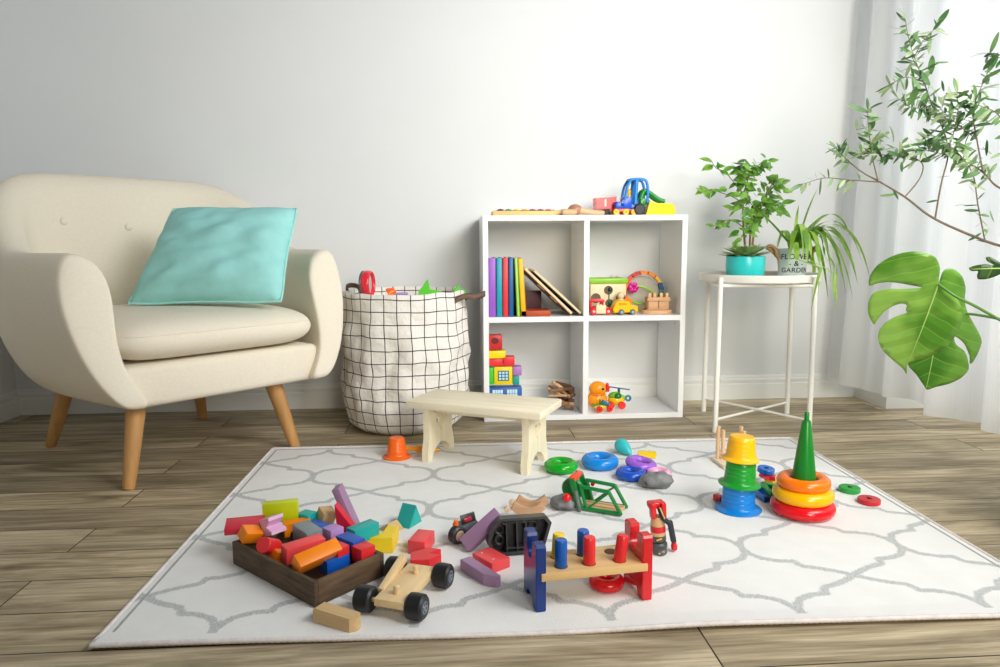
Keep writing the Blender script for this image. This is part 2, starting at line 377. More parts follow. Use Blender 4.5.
# ------------------------------------------------------------------ armchair
LINEN = mat('linen', '#ebe2cf', .9, noise=.035, nscale=160, bump=.35, bscale=700)
def armchair():
    t = thing('armchair', 'cream linen tub armchair on four tapered wooden legs', 'armchair', (-.9115, 2.341, 0), (0, 0, 44.5))
    # horseshoe path of the shell in plan, with rim height
    st = []
    hw, yb, yf, ym = .475, .375, -.31, .02
    bulge = lambda q: .422+(hw-.422)*sin(q*pi/2)
    for k in range(6): st.append((-bulge(k/6), yf+(ym-yf)*k/6, -1, 0))
    n = 13
    for k in range(n+1):
        a = pi*k/n; c, s = cos(a), max(0, sin(a))
        sg = lambda v: (1 if v >= 0 else -1)
        ex = .72
        st.append((-hw*sg(c)*abs(c)**ex, ym+(yb-ym)*s**ex, -c, s))
    for k in range(5, -1, -1): st.append((bulge(k/6), yf+(ym-yf)*k/6, 1, 0))
    b = B(); secs = []
    for (x, y, nx, ny) in st:
        L = math.hypot(nx, ny); nx /= L; ny /= L
        f = max(0, min(1, (y-(-.06))/(yb+.06))); f = f*f*(3-2*f)
        H = .648+.254*f
        front = max(0, min(1, (ym-y)/(ym-yf)))
        th = .10-.015*f
        prof = [(-.140, .224), (-.090, .25), (-.036, .34), (-.004, .46), (0, H-.10), (-.012, H-.03), (-.045, H), (-th-.01, H-.03), (-th-.03, H-.12), (-th-.015, .42), (-th-.03, .30), (-.19, .226)]
        row = []
        for o, z in prof:
            yy = y+ny*o; xx = x+nx*o
            lean = .10*(1-(z-.2)/.4) if z < .6 else 0
            yy -= lean*front**1.3
            zz = z
            # back leans rearward with height
            if ny > .2: yy += .10*max(0, (z-.4))*ny
            row.append(b.bm.verts.new((xx+.03, yy, zz)))
        secs.append(row)
    m = len(secs[0])
    for a, c in zip(secs, secs[1:]):
        for k in range(m): b.bm.faces.new((a[k], a[(k+1) % m], c[(k+1) % m], c[k]))
    # padded arm fronts: bulging caps
    for row, sgn in ((secs[0], 1), (secs[-1], -1)):
        inner = []
        cen = sum((v.co for v in row), Vector())/m
        for v in row:
            q = v.co.lerp(cen, .16); q.y -= .007; inner.append(b.bm.verts.new(q))
        for k in range(m): b.bm.faces.new((row[k], row[(k+1) % m], inner[(k+1) % m], inner[k]))
        # close across the pairs
        for k in range(m//2-1):
            b.bm.faces.new((inner[k], inner[k+1], inner[m-2-k], inner[m-1-k]))
    cl = b.bm.edges.layers.float.new('crease_edge')
    for row in (secs[0], secs[-1]):
        for k in range(m):
            e = b.bm.edges.get((row[k], row[(k+1) % m])); e[cl] = .75 if k < 6 else .15
    bmesh.ops.recalc_face_normals(b.bm, faces=b.bm.faces[:])
    shell = b.obj('upholstered_shell', LINEN, t, smooth=180, sub=2)
    # seat base between the arms
    s = B(); s.box((.03, -.035, .281), (.60, .66, .116), bev=.02, seg=3)
    s.obj('seat_base', LINEN, t, smooth=60)
    # seat cushion: loose, boxy with full rounded edges and a slight dome
    c = B(); n = 40
    def cush(i, j, top):
        a, bb = sin(pi/2*(2*i/n-1)), sin(pi/2*(2*j/n-1))
        nm = (abs(a)**7+abs(bb)**7)**(1/7); k = max(abs(a), abs(bb))/nm if nm > 1e-6 else 1
        x = a*k*.313+.02; y = bb*k*.343-.05
        e = max(abs(a), abs(bb)); r = max(0, 1-e**7)**.5
        dome = .012*(1-a*a)*(1-bb*bb)
        return (x, y, .401+(.058+dome)*r if top else .401-.062*r)
    for top in (1, 0):
        g = [[c.bm.verts.new(cush(i, j, top)) for i in range(n+1)] for j in range(n+1)]
        for p, q in zip(g, g[1:]):
            for i in range(n): c.bm.faces.new((p[i], p[i+1], q[i+1], q[i]))
    bmesh.ops.remove_doubles(c.bm, verts=c.bm.verts[:], dist=.00005); bmesh.ops.recalc_face_normals(c.bm, faces=c.bm.faces[:])
    cu_ = c.obj('seat_cushion', LINEN, t, smooth=180)
    # the stitched seam along the cushion edge
    p = B(); P = [Vector(cush(i, 2, 1))+Vector((0, -.0006, .0006)) for i in range(3, n-2)]
    p.tube(P, .0013, 6); p.obj('seam', LINEN, cu_, smooth=180)
    # two covered buttons in the back
    dg = bpy.context.evaluated_depsgraph_get(); dg.update()
    ev = shell.evaluated_get(dg); mi = (Matrix.Translation(t.location) @ t.rotation_euler.to_matrix().to_4x4()).inverted()
    for x, y in ((63.5, 221), (128.5, 227)):
        o_ = mi @ Vector((0, 0, CAM_Z)); d_ = mi.to_3x3() @ ray(x, y)
        hit, p_, n_, _ = ev.ray_cast(o_, d_.normalized())
        if hit:
            bo = B().ball(.0125, sc=(1, 1, .5)).obj('button', LINEN, t, loc=p_+n_*.0015, smooth=180)
            bo.rotation_euler = n_.to_track_quat('Z', 'Y').to_euler()
    lw = wood('oak_leg', '#c8955a', .45, .2, (30, 30, 3), 1.5)
    for sx in (-1, 1):
        for sy in (-1, 1):
            top = Vector((sx*.205, sy*.245-.03*(sy < 0), .24)); bot = Vector((sx*.259, sy*.316, .0))
            d = (bot-top)
            B().tube([top+d*q for q in (0, .05, .5, .97, 1)], [.027, .027, .0225, .0165, .0145], 20).obj('leg', lw, t, smooth=50)
    return t
armchair()

import mathutils
def cushion():
    Y0 = 2.27
    bl, br, tl, tr = at(124, 306, 2.27), at(284, 303.5, 2.20), at(172, 207, 2.44), at(300, 207, 2.36)
    cen = (bl+br+tl+tr)/4
    nrm = (br-bl).cross(tl-bl).normalized()
    if nrm.y > 0: nrm = -nrm
    t = thing('throw_pillow', 'turquoise square cushion with piped edge leaning in the armchair', 'cushion', cen)
    n = 30; b = B()
    def P(u, v, sgn):
        a, c = 2*u-1, 2*v-1
        # edges pulled in between the corners
        kk = 1-.045*(abs(a)*abs(c))**3.5
        uu = .5+(a*kk*(1-.07*(1-c*c)))/2; vv = .5+(c*kk*(1-.06*(1-a*a)))/2
        q = bl*(1-uu)*(1-vv)+br*uu*(1-vv)+tr*uu*vv+tl*(1-uu)*vv
        h = .080*((1-abs(a)**2.6)*(1-abs(c)**2.6))**.55
        wr = .010*sin(7*a+6*c+2.2*sin(4*c+a))*max(0, abs(a)-.2)*(1-abs(a)**4)+.005*sin(13*a-6*c+2*sin(3*a))*(c*c)*(1-c**4)
        wr += .020*mathutils.noise.noise(Vector((a*1.6+c*1.1, c*4.2-a*1.3, 3+sgn)))*(1-abs(a)**5)*(1-abs(c)**5)
        return q-cen+nrm*sgn*(h+wr*(1 if sgn > 0 else .4))
    for sgn in (1, -1):
        g = [[b.bm.verts.new(P(i/n, j/n, sgn)) for i in range(n+1)] for j in range(n+1)]
        for p, q in zip(g, g[1:]):
            for i in range(n): b.bm.faces.new((p[i], p[i+1], q[i+1], q[i]))
    bmesh.ops.remove_doubles(b.bm, verts=b.bm.verts[:], dist=.0006); bmesh.ops.recalc_face_normals(b.bm, faces=b.bm.faces[:])
    tq = mat('turquoise_cotton', '#9bdad6', .8, noise=.05, nscale=30, bump=.3, bscale=500)
    b.obj('cover', tq, t, smooth=180)
    e = B(); pts = [P(i/n, 0, 1) for i in range(n)]+[P(1, i/n, 1) for i in range(n)]+[P(1-i/n, 1, 1) for i in range(n)]+[P(0, 1-i/n, 1) for i in range(n+1)]
    e.tube(pts, .004, 7, cap=False).obj('piping', mat('turquoise_piping', '#9eddd7', .8), t, smooth=180)
cushion()

# ------------------------------------------------------------------ toy basket
BC = Vector((-.165, 2.588, 0))
def basket():
    t = thing('laundry_basket', 'white fabric toy basket with dark grid lines beside the armchair', 'basket', BC)
    NS, NZ = 96, 40; H = .485
    b = B(); uvl = b.bm.loops.layers.uv.new('UVMap')
    import mathutils
    def P(i, j, ins=0):
        a = 2*pi*i/NS; f = j/NZ; z = .004+H*f
        r = .203+.022*min(1, f*5)-.006*f+.006*sin(pi*f)
        if f < .04: r -= .02*(1-f/.04)
        q = Vector((cos(a)*2.2, sin(a)*2.2, f*3.3))
        w = mathutils.noise.noise(q*1.3+Vector((3, 1, 7)))*.016+mathutils.noise.noise(q*3.1)*.008
        # crumpled folds, strongest in the middle
        w += -.010*max(0, 1-abs(((a-4.3+.9*f) % (2*pi))-.45)*4)*sin(pi*f)
        r += w*(.35+sin(pi*min(1, f*1.1)))*(1 if f < .97 else .5)-ins
        z += mathutils.noise.noise(q*1.1)*.008*f
        return (r*cos(a), r*sin(a), z)
    g = [[b.bm.verts.new(P(i, j)) for i in range(NS)] for j in range(NZ+1)]
    gi = [[b.bm.verts.new(P(i, j, .004)) for i in range(NS)] for j in range(NZ, -1, -1)]
    rows = g+gi
    for j in range(len(rows)-1):
        for i in range(NS):
            k = (i+1) % NS
            f = b.bm.faces.new((rows[j][i], rows[j][k], rows[j+1][k], rows[j+1][i]))
            jj = lambda q: (q if q <= NZ else 2*NZ+1-q)/NZ*H
            for lp, (ii, q) in zip(f.loops, ((i, j), (i+1, j), (i+1, j+1), (i, j+1))): lp[uvl].uv = (ii/NS*1.43, jj(q))
    b.bm.faces.new(g[0][::-1]); b.bm.faces.new(gi[-1])
    m = bpy.data.materials.new('grid_canvas'); m.use_nodes = True; N = m.node_tree.nodes; L = m.node_tree.links; bs = N['Principled BSDF']
    tc = N.new('ShaderNodeTexCoord'); nz = N.new('ShaderNodeTexNoise'); nz.inputs['Scale'].default_value = 9; L.new(tc.outputs['UV'], nz.inputs['Vector'])
    vm = N.new('ShaderNodeVectorMath'); vm.operation = 'MULTIPLY_ADD'; vm.inputs[1].default_value = (.010, .010, 0); L.new(nz.outputs['Color'], vm.inputs[0]); L.new(tc.outputs['UV'], vm.inputs[2])
    sp = N.new('ShaderNodeSeparateXYZ'); L.new(vm.outputs[0], sp.inputs[0]); outs = []
    for ax, per in ((0, .0465), (1, .0430)):
        md = N.new('ShaderNodeMath'); md.operation = 'PINGPONG'; md.inputs[1].default_value = per/2; L.new(sp.outputs[ax], md.inputs[0])
        lt = N.new('ShaderNodeMapRange'); lt.inputs['From Min'].default_value = .0012; lt.inputs['From Max'].default_value = .0019; L.new(md.outputs[0], lt.inputs['Value']); outs.append(lt.outputs[0])
    mn = N.new('ShaderNodeMath'); mn.operation = 'MINIMUM'; L.new(outs[0], mn.inputs[0]); L.new(outs[1], mn.inputs[1])
    mx = N.new('ShaderNodeMix'); mx.data_type = 'RGBA'; mx.inputs[6].default_value = lin('#20232f'); mx.inputs[7].default_value = lin('#ece7df'); L.new(mn.outputs[0], mx.inputs[0])
    L.new(mx.outputs[2], bs.inputs['Base Color']); bs.inputs['Roughness'].default_value = .9; bs.inputs['Specular IOR Level'].default_value = .15
    n2 = N.new('ShaderNodeTexNoise'); n2.inputs['Scale'].default_value = 14; n2.inputs['Detail'].default_value = 5; L.new(tc.outputs['UV'], n2.inputs['Vector'])
    bp = N.new('ShaderNodeBump'); bp.inputs['Strength'].default_value = .8; bp.inputs['Distance'].default_value = .02; L.new(n2.outputs['Fac'], bp.inputs['Height']); L.new(bp.outputs['Normal'], bs.inputs['Normal'])
    b.obj('fabric_body', m, t, smooth=180)
    # toys fill it: an inner lining floor
    B().lathe([(0, .40), (.205, .405), (.205, .41), (0, .415)], 40).obj('lining', mat('basket_lining', '#e9e5de', .9, noise=.04), t)
    le = mat('brown_leather', '#6b5242', .6, noise=.2, nscale=30)
    # right handle juts out, left handle lies on the far rim
    q = smoothpath([(.178, -.118, .445), (.190, -.124, .462), (.222, -.118, .474), (.250, -.106, .470), (.276, -.094, .476), (.290, -.086, .480), (.278, -.078, .472), (.252, -.066, .468), (.235, -.050, .470), (.215, -.020, .455)], 5)
    h = B(); h.strip(q, [(0, .25, 1)]*len(q), [.0095]*len(q)); h.obj('handle', le, t, smooth=180, solid=.004)
    q = smoothpath([(-.192, .10, .455), (-.214, .09, .49), (-.205, .07, .502), (-.185, .055, .505), (-.165, .05, .497), (-.160, .055, .46)], 5)
    h = B(); h.strip(q, [(0, .5, .9)]*len(q), [.0085]*len(q)); h.obj('handle', le, t, smooth=180, solid=.004)
    def on(x, y): return at(x, y, BC.y)-BC
    # toys poking out of the rim (each its own thing)
    d = thing('toy_tambourine', 'red and grey round toy standing in the basket by the left handle', 'toy', at(368, 284, 2.56), (0, 0, 80))
    r = B(); r.torus(.042, .006, rot=(90, 0, 0), sz=2.6); r.obj('ring', plastic('red', '#e2323f'), d, smooth=60)
    B().cyl(.040, .006, rot=(90, 0, 0)).obj('skin', mat('drum_skin', '#b9bdb6', .6, noise=.05), d)
    r = B(); r.torus(.043, .0045, rot=(90, 0, 0), loc=(0, .017, 0), sz=1); r.obj('edge_band', plastic('dark_grey', '#4d5457'), d, smooth=60)
    c = thing('toy_cone', 'orange toy with lilac stem lying in the basket', 'toy', at(392, 292, 2.52), (0, 0, 0))
    B().lathe([(0, -.014), (.02, -.014), (.02, -.009), (.013, .008), (.008, .013), (0, .014)], 24, rot=(0, 60, 0)).obj('body', plastic('orange', '#ff6a1c'), c)
    B().tube([(.012, 0, -.006), (.055, 0, -.006)], .005, 10).obj('stem', plastic('lilac', '#b59ad8'), c)
    for (x, y, Yd, s, lab) in ((427, 291, 2.50, 1, 'larger green spiky toy shape poking out of the basket'), (458, 290, 2.56, .55, 'smaller green spiky toy shape at the right rim of the basket')):
        f = B(); f.prism([(-.032*s, -.02), (-.028*s, .0), (.004*s, .042*s), (.010*s, .006*s), (.052*s, -.002), (.045*s, -.02)], .012, bev=.0015)
        tag(f.obj('spiky_toy', plastic('bright_green', '#56c829'), loc=at(x, y, Yd), rot=(0, 0, 8)), lab, 'toy', 'green toys in the basket')
basket()

# ------------------------------------------------------------------ bookcase
BX0, BX1, BY0, BY1, BH, BT = .1222, .8695, 2.5697, 2.846, .753, .0195
DX = .4985; SZ = .368
def bookcase():
    t = thing('bookcase', 'white open cube bookcase with four compartments against the wall', 'bookcase', ((BX0+BX1)/2, BY0, 0))
    o = Vector(((BX0+BX1)/2, BY0, 0)); m = mat('white_laminate', '#f3f4f4', .35, noise=.01, nscale=4)
    D = BY1-BY0; cy = BY0+D/2
    def pn(name, c, d): B().box(Vector(c)-o, d, bev=.0008, seg=1).obj(name, m, t)
    pn('side_panel', (BX0+BT/2, cy, BH/2), (BT, D, BH)); pn('side_panel', (BX1-BT/2, cy, BH/2), (BT, D, BH))
    W = BX1-BX0-2*BT
    pn('top_panel', ((BX0+BX1)/2, cy, BH-BT/2), (W, D, BT)); pn('bottom_panel', ((BX0+BX1)/2, cy, BT/2+.0005), (W, D, BT))
    pn('divider', (DX, cy, (BT+.0005+BH-BT)/2), (.0195, D, BH-2*BT-.0005))
    pn('shelf', ((BX0+BT+DX-.00975)/2, cy, SZ+BT/2), (DX-.00975-BX0-BT, D, BT)); pn('shelf', ((BX1-BT+DX+.00975)/2, cy, SZ+BT/2), (BX1-BT-DX-.00975, D, BT))
    k = mat('cam_cover', '#c9c9c4', .4)
    for x, z in ((DX-.0102, .66), (BX1-BT-.0004, .35)):
        B().cyl(.004, .001, rot=(0, 90, 0)).obj('screw_cover', k, t, loc=Vector((x, BY0+.06, z))-o)
bookcase()
S1 = SZ+BT+.0004; S0 = BT+.0009; ST = BH+.0004      # tops of the shelves

# ------------------------------------------------------------------ side table
TC = Vector((1.0961, 2.4682, 0)); TA = math.degrees(3.7026)
def side_table():
    t = thing('tray_table', 'round white metal tray table on slim crossed legs', 'side table', TC)
    m = mat('white_metal', '#eeece4', .35, noise=.01, nscale=5)
    B().lathe([(0, .519), (.2035, .519), (.2045, .521), (.2045, .543), (.2030, .544), (.2018, .543), (.2012, .523), (0, .5225)], 72).obj('tray_top', m, t, smooth=40)
    ft = [Vector((.2182*cos(R(TA+90*k)), .2182*sin(R(TA+90*k)), 0)) for k in range(4)]
    tp = [Vector((.2140*cos(R(TA+90*k)), .2140*sin(R(TA+90*k)), .536)) for k in range(4)]
    for k in range(4):
        B().tube([ft[k]+Vector((0, 0, .001)), ft[k].lerp(tp[k], .5), tp[k]], .0088, 16).obj('leg', m, t)
        B().cyl(.0098, .004).obj('foot_cap', mat('white_rubber', '#dcdbd5', .7), t, loc=ft[k]+Vector((0, 0, .0022)))
    def lv(k, z): return ft[k].lerp(tp[k], z/.536)
    for k, z in ((0, .045), (1, .052)):
        B().tube([lv(k, z), lv(k+2, z)], .0045, 12).obj('crossbar', m, t)
    # hoop under the tray that joins the legs
    for a, c in ((0, 1), (2, 3), (1, 2), (3, 0)):
        B().tube([lv(a, .508), lv(c, .508)], .006, 10).obj('rail', m, t)
side_table()
TT = .5232

# ------------------------------------------------------------------ small wooden bench
def bench():
    a0, a1 = gnd(425, 463, G0), gnd(527, 474, G0)
    d = (a1-a0); ang = math.degrees(math.atan2(d.y, d.x))
    b0, b1 = gnd(448, 450, G0), gnd(546, 458, G0)
    c = (a0+a1+b0+b1)/4; L = .325; Wd = ((b0-a0).length+(b1-a1).length)/2
    t = thing('wooden_bench', 'small plain pine bench with heart cutouts standing on the rug', 'bench', c+Vector((.006, .006, 0)), (0, 0, ang-3))
    pine = wood('pine', '#f3e8cc', .5, .10, (3, 40, 40), 1.5); pine2 = wood('pine_end', '#f1e5c6', .5, .10, (40, 40, 3), 1.5)
    H = .185; th = .022
    B().box((-.010, 0, H-th/2), (.425, .192, th), bev=.003).obj('seat_board', pine, t)
    # end boards: flared feet with an arch below and a heart-shaped hole
    def heart(cx, cz, s, n=16):
        P = []
        for k in range(n):
            a = 2*pi*k/n
            P.append((cx+s*16*sin(a)**3/16, cz+s*(13*cos(a)-5*cos(2*a)-2*cos(3*a)-cos(4*a))/16))
        return P
    w2 = Wd/2+.010
    half = [(.078, H-th), (.075, .12), (.076, .07), (w2, .03), (w2, 0), (w2-.03, 0), (w2-.034, .018), (.028, .036), (0, .045)]
    out = half+[(-x, z) for x, z in half[-2::-1]]
    for x in (-.166, .150):
        bm = bmesh.new()
        o3 = [bm.verts.new((0, px, pz)) for px, pz in out]; h3 = [bm.verts.new((0, px, pz)) for px, pz in heart(0, .108, .029)]
        eo = [bm.edges.new((o3[i], o3[(i+1) % len(o3)])) for i in range(len(o3))]; eh = [bm.edges.new((h3[i], h3[(i+1) % len(h3)])) for i in range(len(h3))]
        r = bmesh.ops.triangle_fill(bm, use_beauty=True, use_dissolve=False, edges=eo+eh)
        fs = [f for f in bm.faces]
        ex = bmesh.ops.extrude_face_region(bm, geom=fs)
        for v in [g for g in ex['geom'] if isinstance(g, bmesh.types.BMVert)]: v.co.x += .02
        for v in bm.verts: v.co.x -= .01
        bmesh.ops.recalc_face_normals(bm, faces=bm.faces[:])
        bb = B(); bb.bm.free(); bb.bm = bm
        bb.obj('end_board', pine2, t, loc=(x, 0, 0), smooth=30)
    for y in (-.055, .055):
        B().box((-.008, .03 if y > 0 else -.03, H-th-.012), (.292, .014, .022), bev=.002).obj('brace', pine, t)
    for x in (-.180, .163):
        B().box((x, .062, H-th-.014), (.016, .014, .014), bev=.001).obj('peg', mat('dark_peg', '#8d6640', .5, noise=.1), t)
bench()
# ------------------------------------------------------------------ crate of blocks
CR_C = Vector((-.2936, 1.3917, G0)); CR_A = 45.7; CR_H = .048
def crate():
    t = thing('wooden_crate', 'shallow dark brown wooden box full of coloured blocks on the rug', 'crate', CR_C, (0, 0, CR_A))
    m = wood('dark_crate', '#56432f', .7, .45, (10, 10, 60), 2.2); m2 = wood('dark_crate_end', '#644d36', .7, .5, (10, 60, 60), 1.5)
    w, l, th = .163, .282, .009
    for sx in (-1, 1): B().box((sx*(w/2-th/2), 0, CR_H/2), (th, l, CR_H), bev=.0012).obj('side_board', m, t)
    for sy in (-1, 1): B().box((0, sy*(l/2-th/2), CR_H/2), (w-2*th, th, CR_H), bev=.0012).obj('end_board', m2, t)
    B().box((0, 0, .005), (w-2*th, l-2*th, .008)).obj('bottom_board', m, t)
crate()
COLS = dict(red='#e02a2f', crimson='#d4203c', coral='#ee4b4f', orange='#f98a10', yellow='#f6d413', lime='#c3d30b', teal='#16a7a0', blue='#0d56b4', grey='#7f8a8c',
            lilac='#b58bc9', plum='#a07c9e', pink='#e3b4d8', wood='#cfae7c')
def shape(kind, d):
    b = B(); x, y, z = d
    if kind == 'box': b.box((0, 0, 0), d, bev=.0012, seg=2)
    elif kind == 'tri': b.prism([(-x/2, -z/2), (x/2, -z/2), (x*.08, z/2)], y, bev=.0008)
    elif kind == 'notch': b.prism([(-x/2, -z/2), (x/2, -z/2), (x/2, z/2), (x*.30, z/2), (0, z*.02), (-x*.30, z/2), (-x/2, z/2)], y, bev=.0008)
    elif kind == 'bend': b.prism([(0, 0), (x, 0), (x*1.12, y), (x*.68, y), (x*.58, y*.48), (x*.03, y*.44)], z, rot=(-90, 0, 0), bev=.0008)   # flat on its side
    elif kind == 'chev': b.prism([(-x/2, -y/2), (x*.1, -y/2), (x/2, -y*.12), (x*.12, y*.02), (x/2, y*.3), (x*.1, y/2), (-x/2, y*.15)], z, rot=(-90, 0, 0), bev=.0008)
    elif kind == 'cham': b.prism([(-x/2, -y/2), (x/2-.022, -y/2), (x/2, y*.1), (x/2, y/2), (-x/2, y/2)], z, rot=(-90, 0, 0), bev=.0008)
    elif kind == 'arch': b.prism([(-x/2, -z/2)]+[(-x*.3, -z/2)]+[(x*.3*cos(pi-pi*k/10), -z/2+x*.3*sin(pi*k/10)) for k in range(1, 10)]+[(x*.3, -z/2), (x/2, -z/2), (x/2, z/2), (-x/2, z/2)], y, bev=.0008)
    elif kind == 'cyl': b.cyl(x/2, z, bev=.0012, seg=28)
    elif kind == 'round': b.prism([(-x/2, -y/2), (x/2-.006, -y/2), (x/2, -y*.25), (x/2+.002, 0), (x/2, y*.25), (x/2-.006, y/2), (-x/2, y/2)], z, rot=(-90, 0, 0), bev=.0015)
    return b
GB = 'coloured building blocks'
def blk(kind, d, col, px, py, z, rot, label, name='toy_block', group=GB, m=None):
    o = shape(kind, d).obj(name, m or (wood('block_'+col, COLS[col], .5, .12, (4, 50, 50), 1.5) if col == 'wood' else paint(col, COLS[col])), loc=gnd(px, py, z), rot=rot, smooth=30)
    return tag(o, label, 'block', group)
# in the crate
blk('box', (.078, .048, .014), 'crimson', 245, 525, .0665+.002, (9, 0, 10), 'flat crimson block lying across the back left rim of the crate')
blk('box', (.040, .028, .026), 'orange', 250.5, 534, .066, (28, 18, 48), 'short orange block at the left corner of the crate, below the flat crimson one')
blk('notch', (.036, .036, .034), 'pink', 273, 525, .077, (0, 70, -42), 'pale pink notched block on top of the pile, in front of the lime green slab')
blk('box', (.074, .022, .044), 'lime', 281, 511, .079, (0, -2, 6), 'lime green slab standing on edge at the back of the crate')
blk('cyl', (.032, 0, .046), 'red', 269.5, 546, .058, (62, 0, -22), 'red cylinder block lying in the crate behind the long side board')
blk('box', (.022, .026, .024), 'orange', 277, 556, .040, (10, 30, 40), 'small orange block tucked under the red cylinder in the crate')
blk('arch', (.056, .026, .030), 'orange', 297, 527, .052, (0, 0, 20), 'orange arch block half hidden behind the grey block in the crate')
blk('box', (.060, .036, .032), 'grey', 307.5, 534, .066, (0, 3, -50), 'grey block in the middle of the crate, the only grey one')
blk('box', (.034, .030, .030), 'teal', 307, 519, .058, (0, 0, -30), 'small teal block at the back of the crate beside the lime green slab')
blk('box', (.054, .028, .026), 'blue', 318, 529, .052, (0, 0, -42), 'blue block at the back of the crate between small teal and lilac blocks')
blk('box', (.032, .030, .032), 'wood', 326, 516, .062, (20, 10, 38), 'plain wood block at the back of the crate beside the red triangle')
blk('tri', (.040, .022, .064), 'crimson', 341, 517, .068, (0, -24, -12), 'crimson triangular block standing under the leaning plum plank')
blk('box', (.017, .034, .100), 'plum', 346, 507, .075, (0, -22, -8), 'tall plum plank leaning upright against the crimson triangle')
blk('box', (.032, .032, .026), 'lilac', 333, 533, .064, (0, 0, 44), 'lilac cube in the crate between grey and teal blocks')
blk('box', (.064, .030, .032), 'teal', 363, 532, .052, (0, 0, 45), 'long teal block over the back right edge of the crate')
blk('box', (.055, .031, .030), 'blue', 350.5, 544, .056, (0, 0, -43), 'blue block lying flat in the crate in front of the lilac cube')
blk('box', (.036, .028, .030), 'red', 338, 552, .058, (0, 0, -43), 'red cube behind the orange bar in the crate')
blk('box', (.034, .032, .032), 'red', 363.5, 553, .052, (0, 0, 44), 'red cube in the right end corner of the crate')
blk('box', (.082, .026, .034), 'coral', 303.5, 549, .060, (8, 0, 37), 'long coral red bar in the front of the crate')
blk('box', (.090, .028, .030), 'orange', 317, 556, .066, (38, -5, 40), 'long orange bar tilted on the front of the crate pile')
blk('box', (.050, .028, .028), 'blue', 335, 563, .042, (0, 0, 40), 'blue block under the end of the tilted orange bar')
# round the crate
blk('bend', (.058, .066, .034), 'yellow', 365, 546, G0+.017, (0, 0, -2), 'yellow notched block on the rug behind the crate end')
blk('tri', (.050, .034, .018), 'wood', 391, 525, G0+.009, (0, 0, -38), 'plain wood wedge lying flat on the rug beside the teal prism')
blk('tri', (.052, .040, .046), 'teal', 408.5, 514, G0+.023, (0, 0, 57), 'teal triangular prism block standing on the rug behind the yellow block')
blk('box', (.038, .064, .030), 'coral', 421.5, 542, G0+.014, (0, 0, -18), 'coral red brick on the rug beside the yellow block')
blk('chev', (.062, .058, .024), 'red', 426, 559, G0+.012, (0, 0, 2), 'red notched block lying on the rug by the rear car wheel')
o = blk('box', (.066, .046, .021), 'coral', 491, 560, G0+.0105, (0, 0, -55), 'flat coral block with two pale nail dots lying in front of the black tray')
for dx in (-.02, .018): 
    B().cyl(.0022, .0012, bev=.0003).obj('nail_dot', mat('pale_nail', '#f0b9b4', .5), o, loc=(dx, -.008, .0107))
blk('cham', (.104, .024, .023), 'plum', 480, 572.5, G0+.0115, (0, 0, -58), 'plum bar with an angled end lying against the flat coral block')
blk('box', (.100, .036, .016), 'plum', 482.5, 530, .046, (34, -37, 14), 'plum plank leaning against the black toy tray')
blk('round', (.086, .030, .025), 'wood', 338, 617.5, G0+.0125, (0, 0, -32), 'plain wood block with one rounded end on the rug in front of the crate')

# ------------------------------------------------------------------ wooden car chassis
def car():
    c = (gnd(364, 612, G0)+gnd(419, 618, G0)+gnd(444, 586, G0)+gnd(394, 573, G0))/4
    t = thing('toy_car_chassis', 'natural wooden toy car chassis with four black wheels on the rug', 'toy car', c+Vector((.004, 0, 0)), (0, 0, -21.5))
    w = wood('beech', '#e6c896', .5, .10, (50, 4, 50), 1.5); blk_ = mat('black_rubber', '#1b1b1e', .45, noise=.1, nscale=30)
    B().box((.004, -.013, .028), (.058, .146, .014), bev=.0012).obj('deck', w, t)
    B().box((-.031, .004, .037), (.012, .11, .018), rot=(10, 0, 3), bev=.001).obj('side_rail', w, t)
    for y in (-.058, .024): B().cyl(.0055, .016, bev=.0015).obj('peg', w, t, loc=(.006, y, .0425))
    for y in (-.07, .052): B().cyl(.004, .10, rot=(0, 90, 0)).obj('axle', w, t, loc=(0, y, .0235))
    hub = mat('hub_silver', '#8b95a3', .4, .3, noise=.3, nscale=300)
    for x in (-1, 1):
        for y in (-.07, .052):
            R_, hw = .0235, .0165
            wh = B().lathe([(0, -hw+.002), (.012, -hw), (R_-.005, -hw), (R_-.001, -hw+.004), (R_, 0), (R_-.001, hw-.004), (R_-.005, hw), (.012, hw), (.011, hw-.002), (0, hw-.002)], 40, rot=(0, 90, 0)).obj('wheel', blk_, t, loc=(x*.0497, y, R_))
            s = B(); s.cyl(.0115, .001, rot=(0, 90, 0), bev=.0002)
            s.obj('hub_cap', blk_, wh, loc=(x*(hw-.0016), 0, 0))
            p = B()
            for k in range(5):
                a = 2*pi*k/5; p.box((0, .006*cos(a), .006*sin(a)), (.001, .0095, .0026), rot=(math.degrees(a), 0, 0))
            p.torus(.0104, .001, rot=(0, 90, 0)); p.obj('spoke', hub, wh, loc=(x*(hw-.0008), 0, 0))
car()

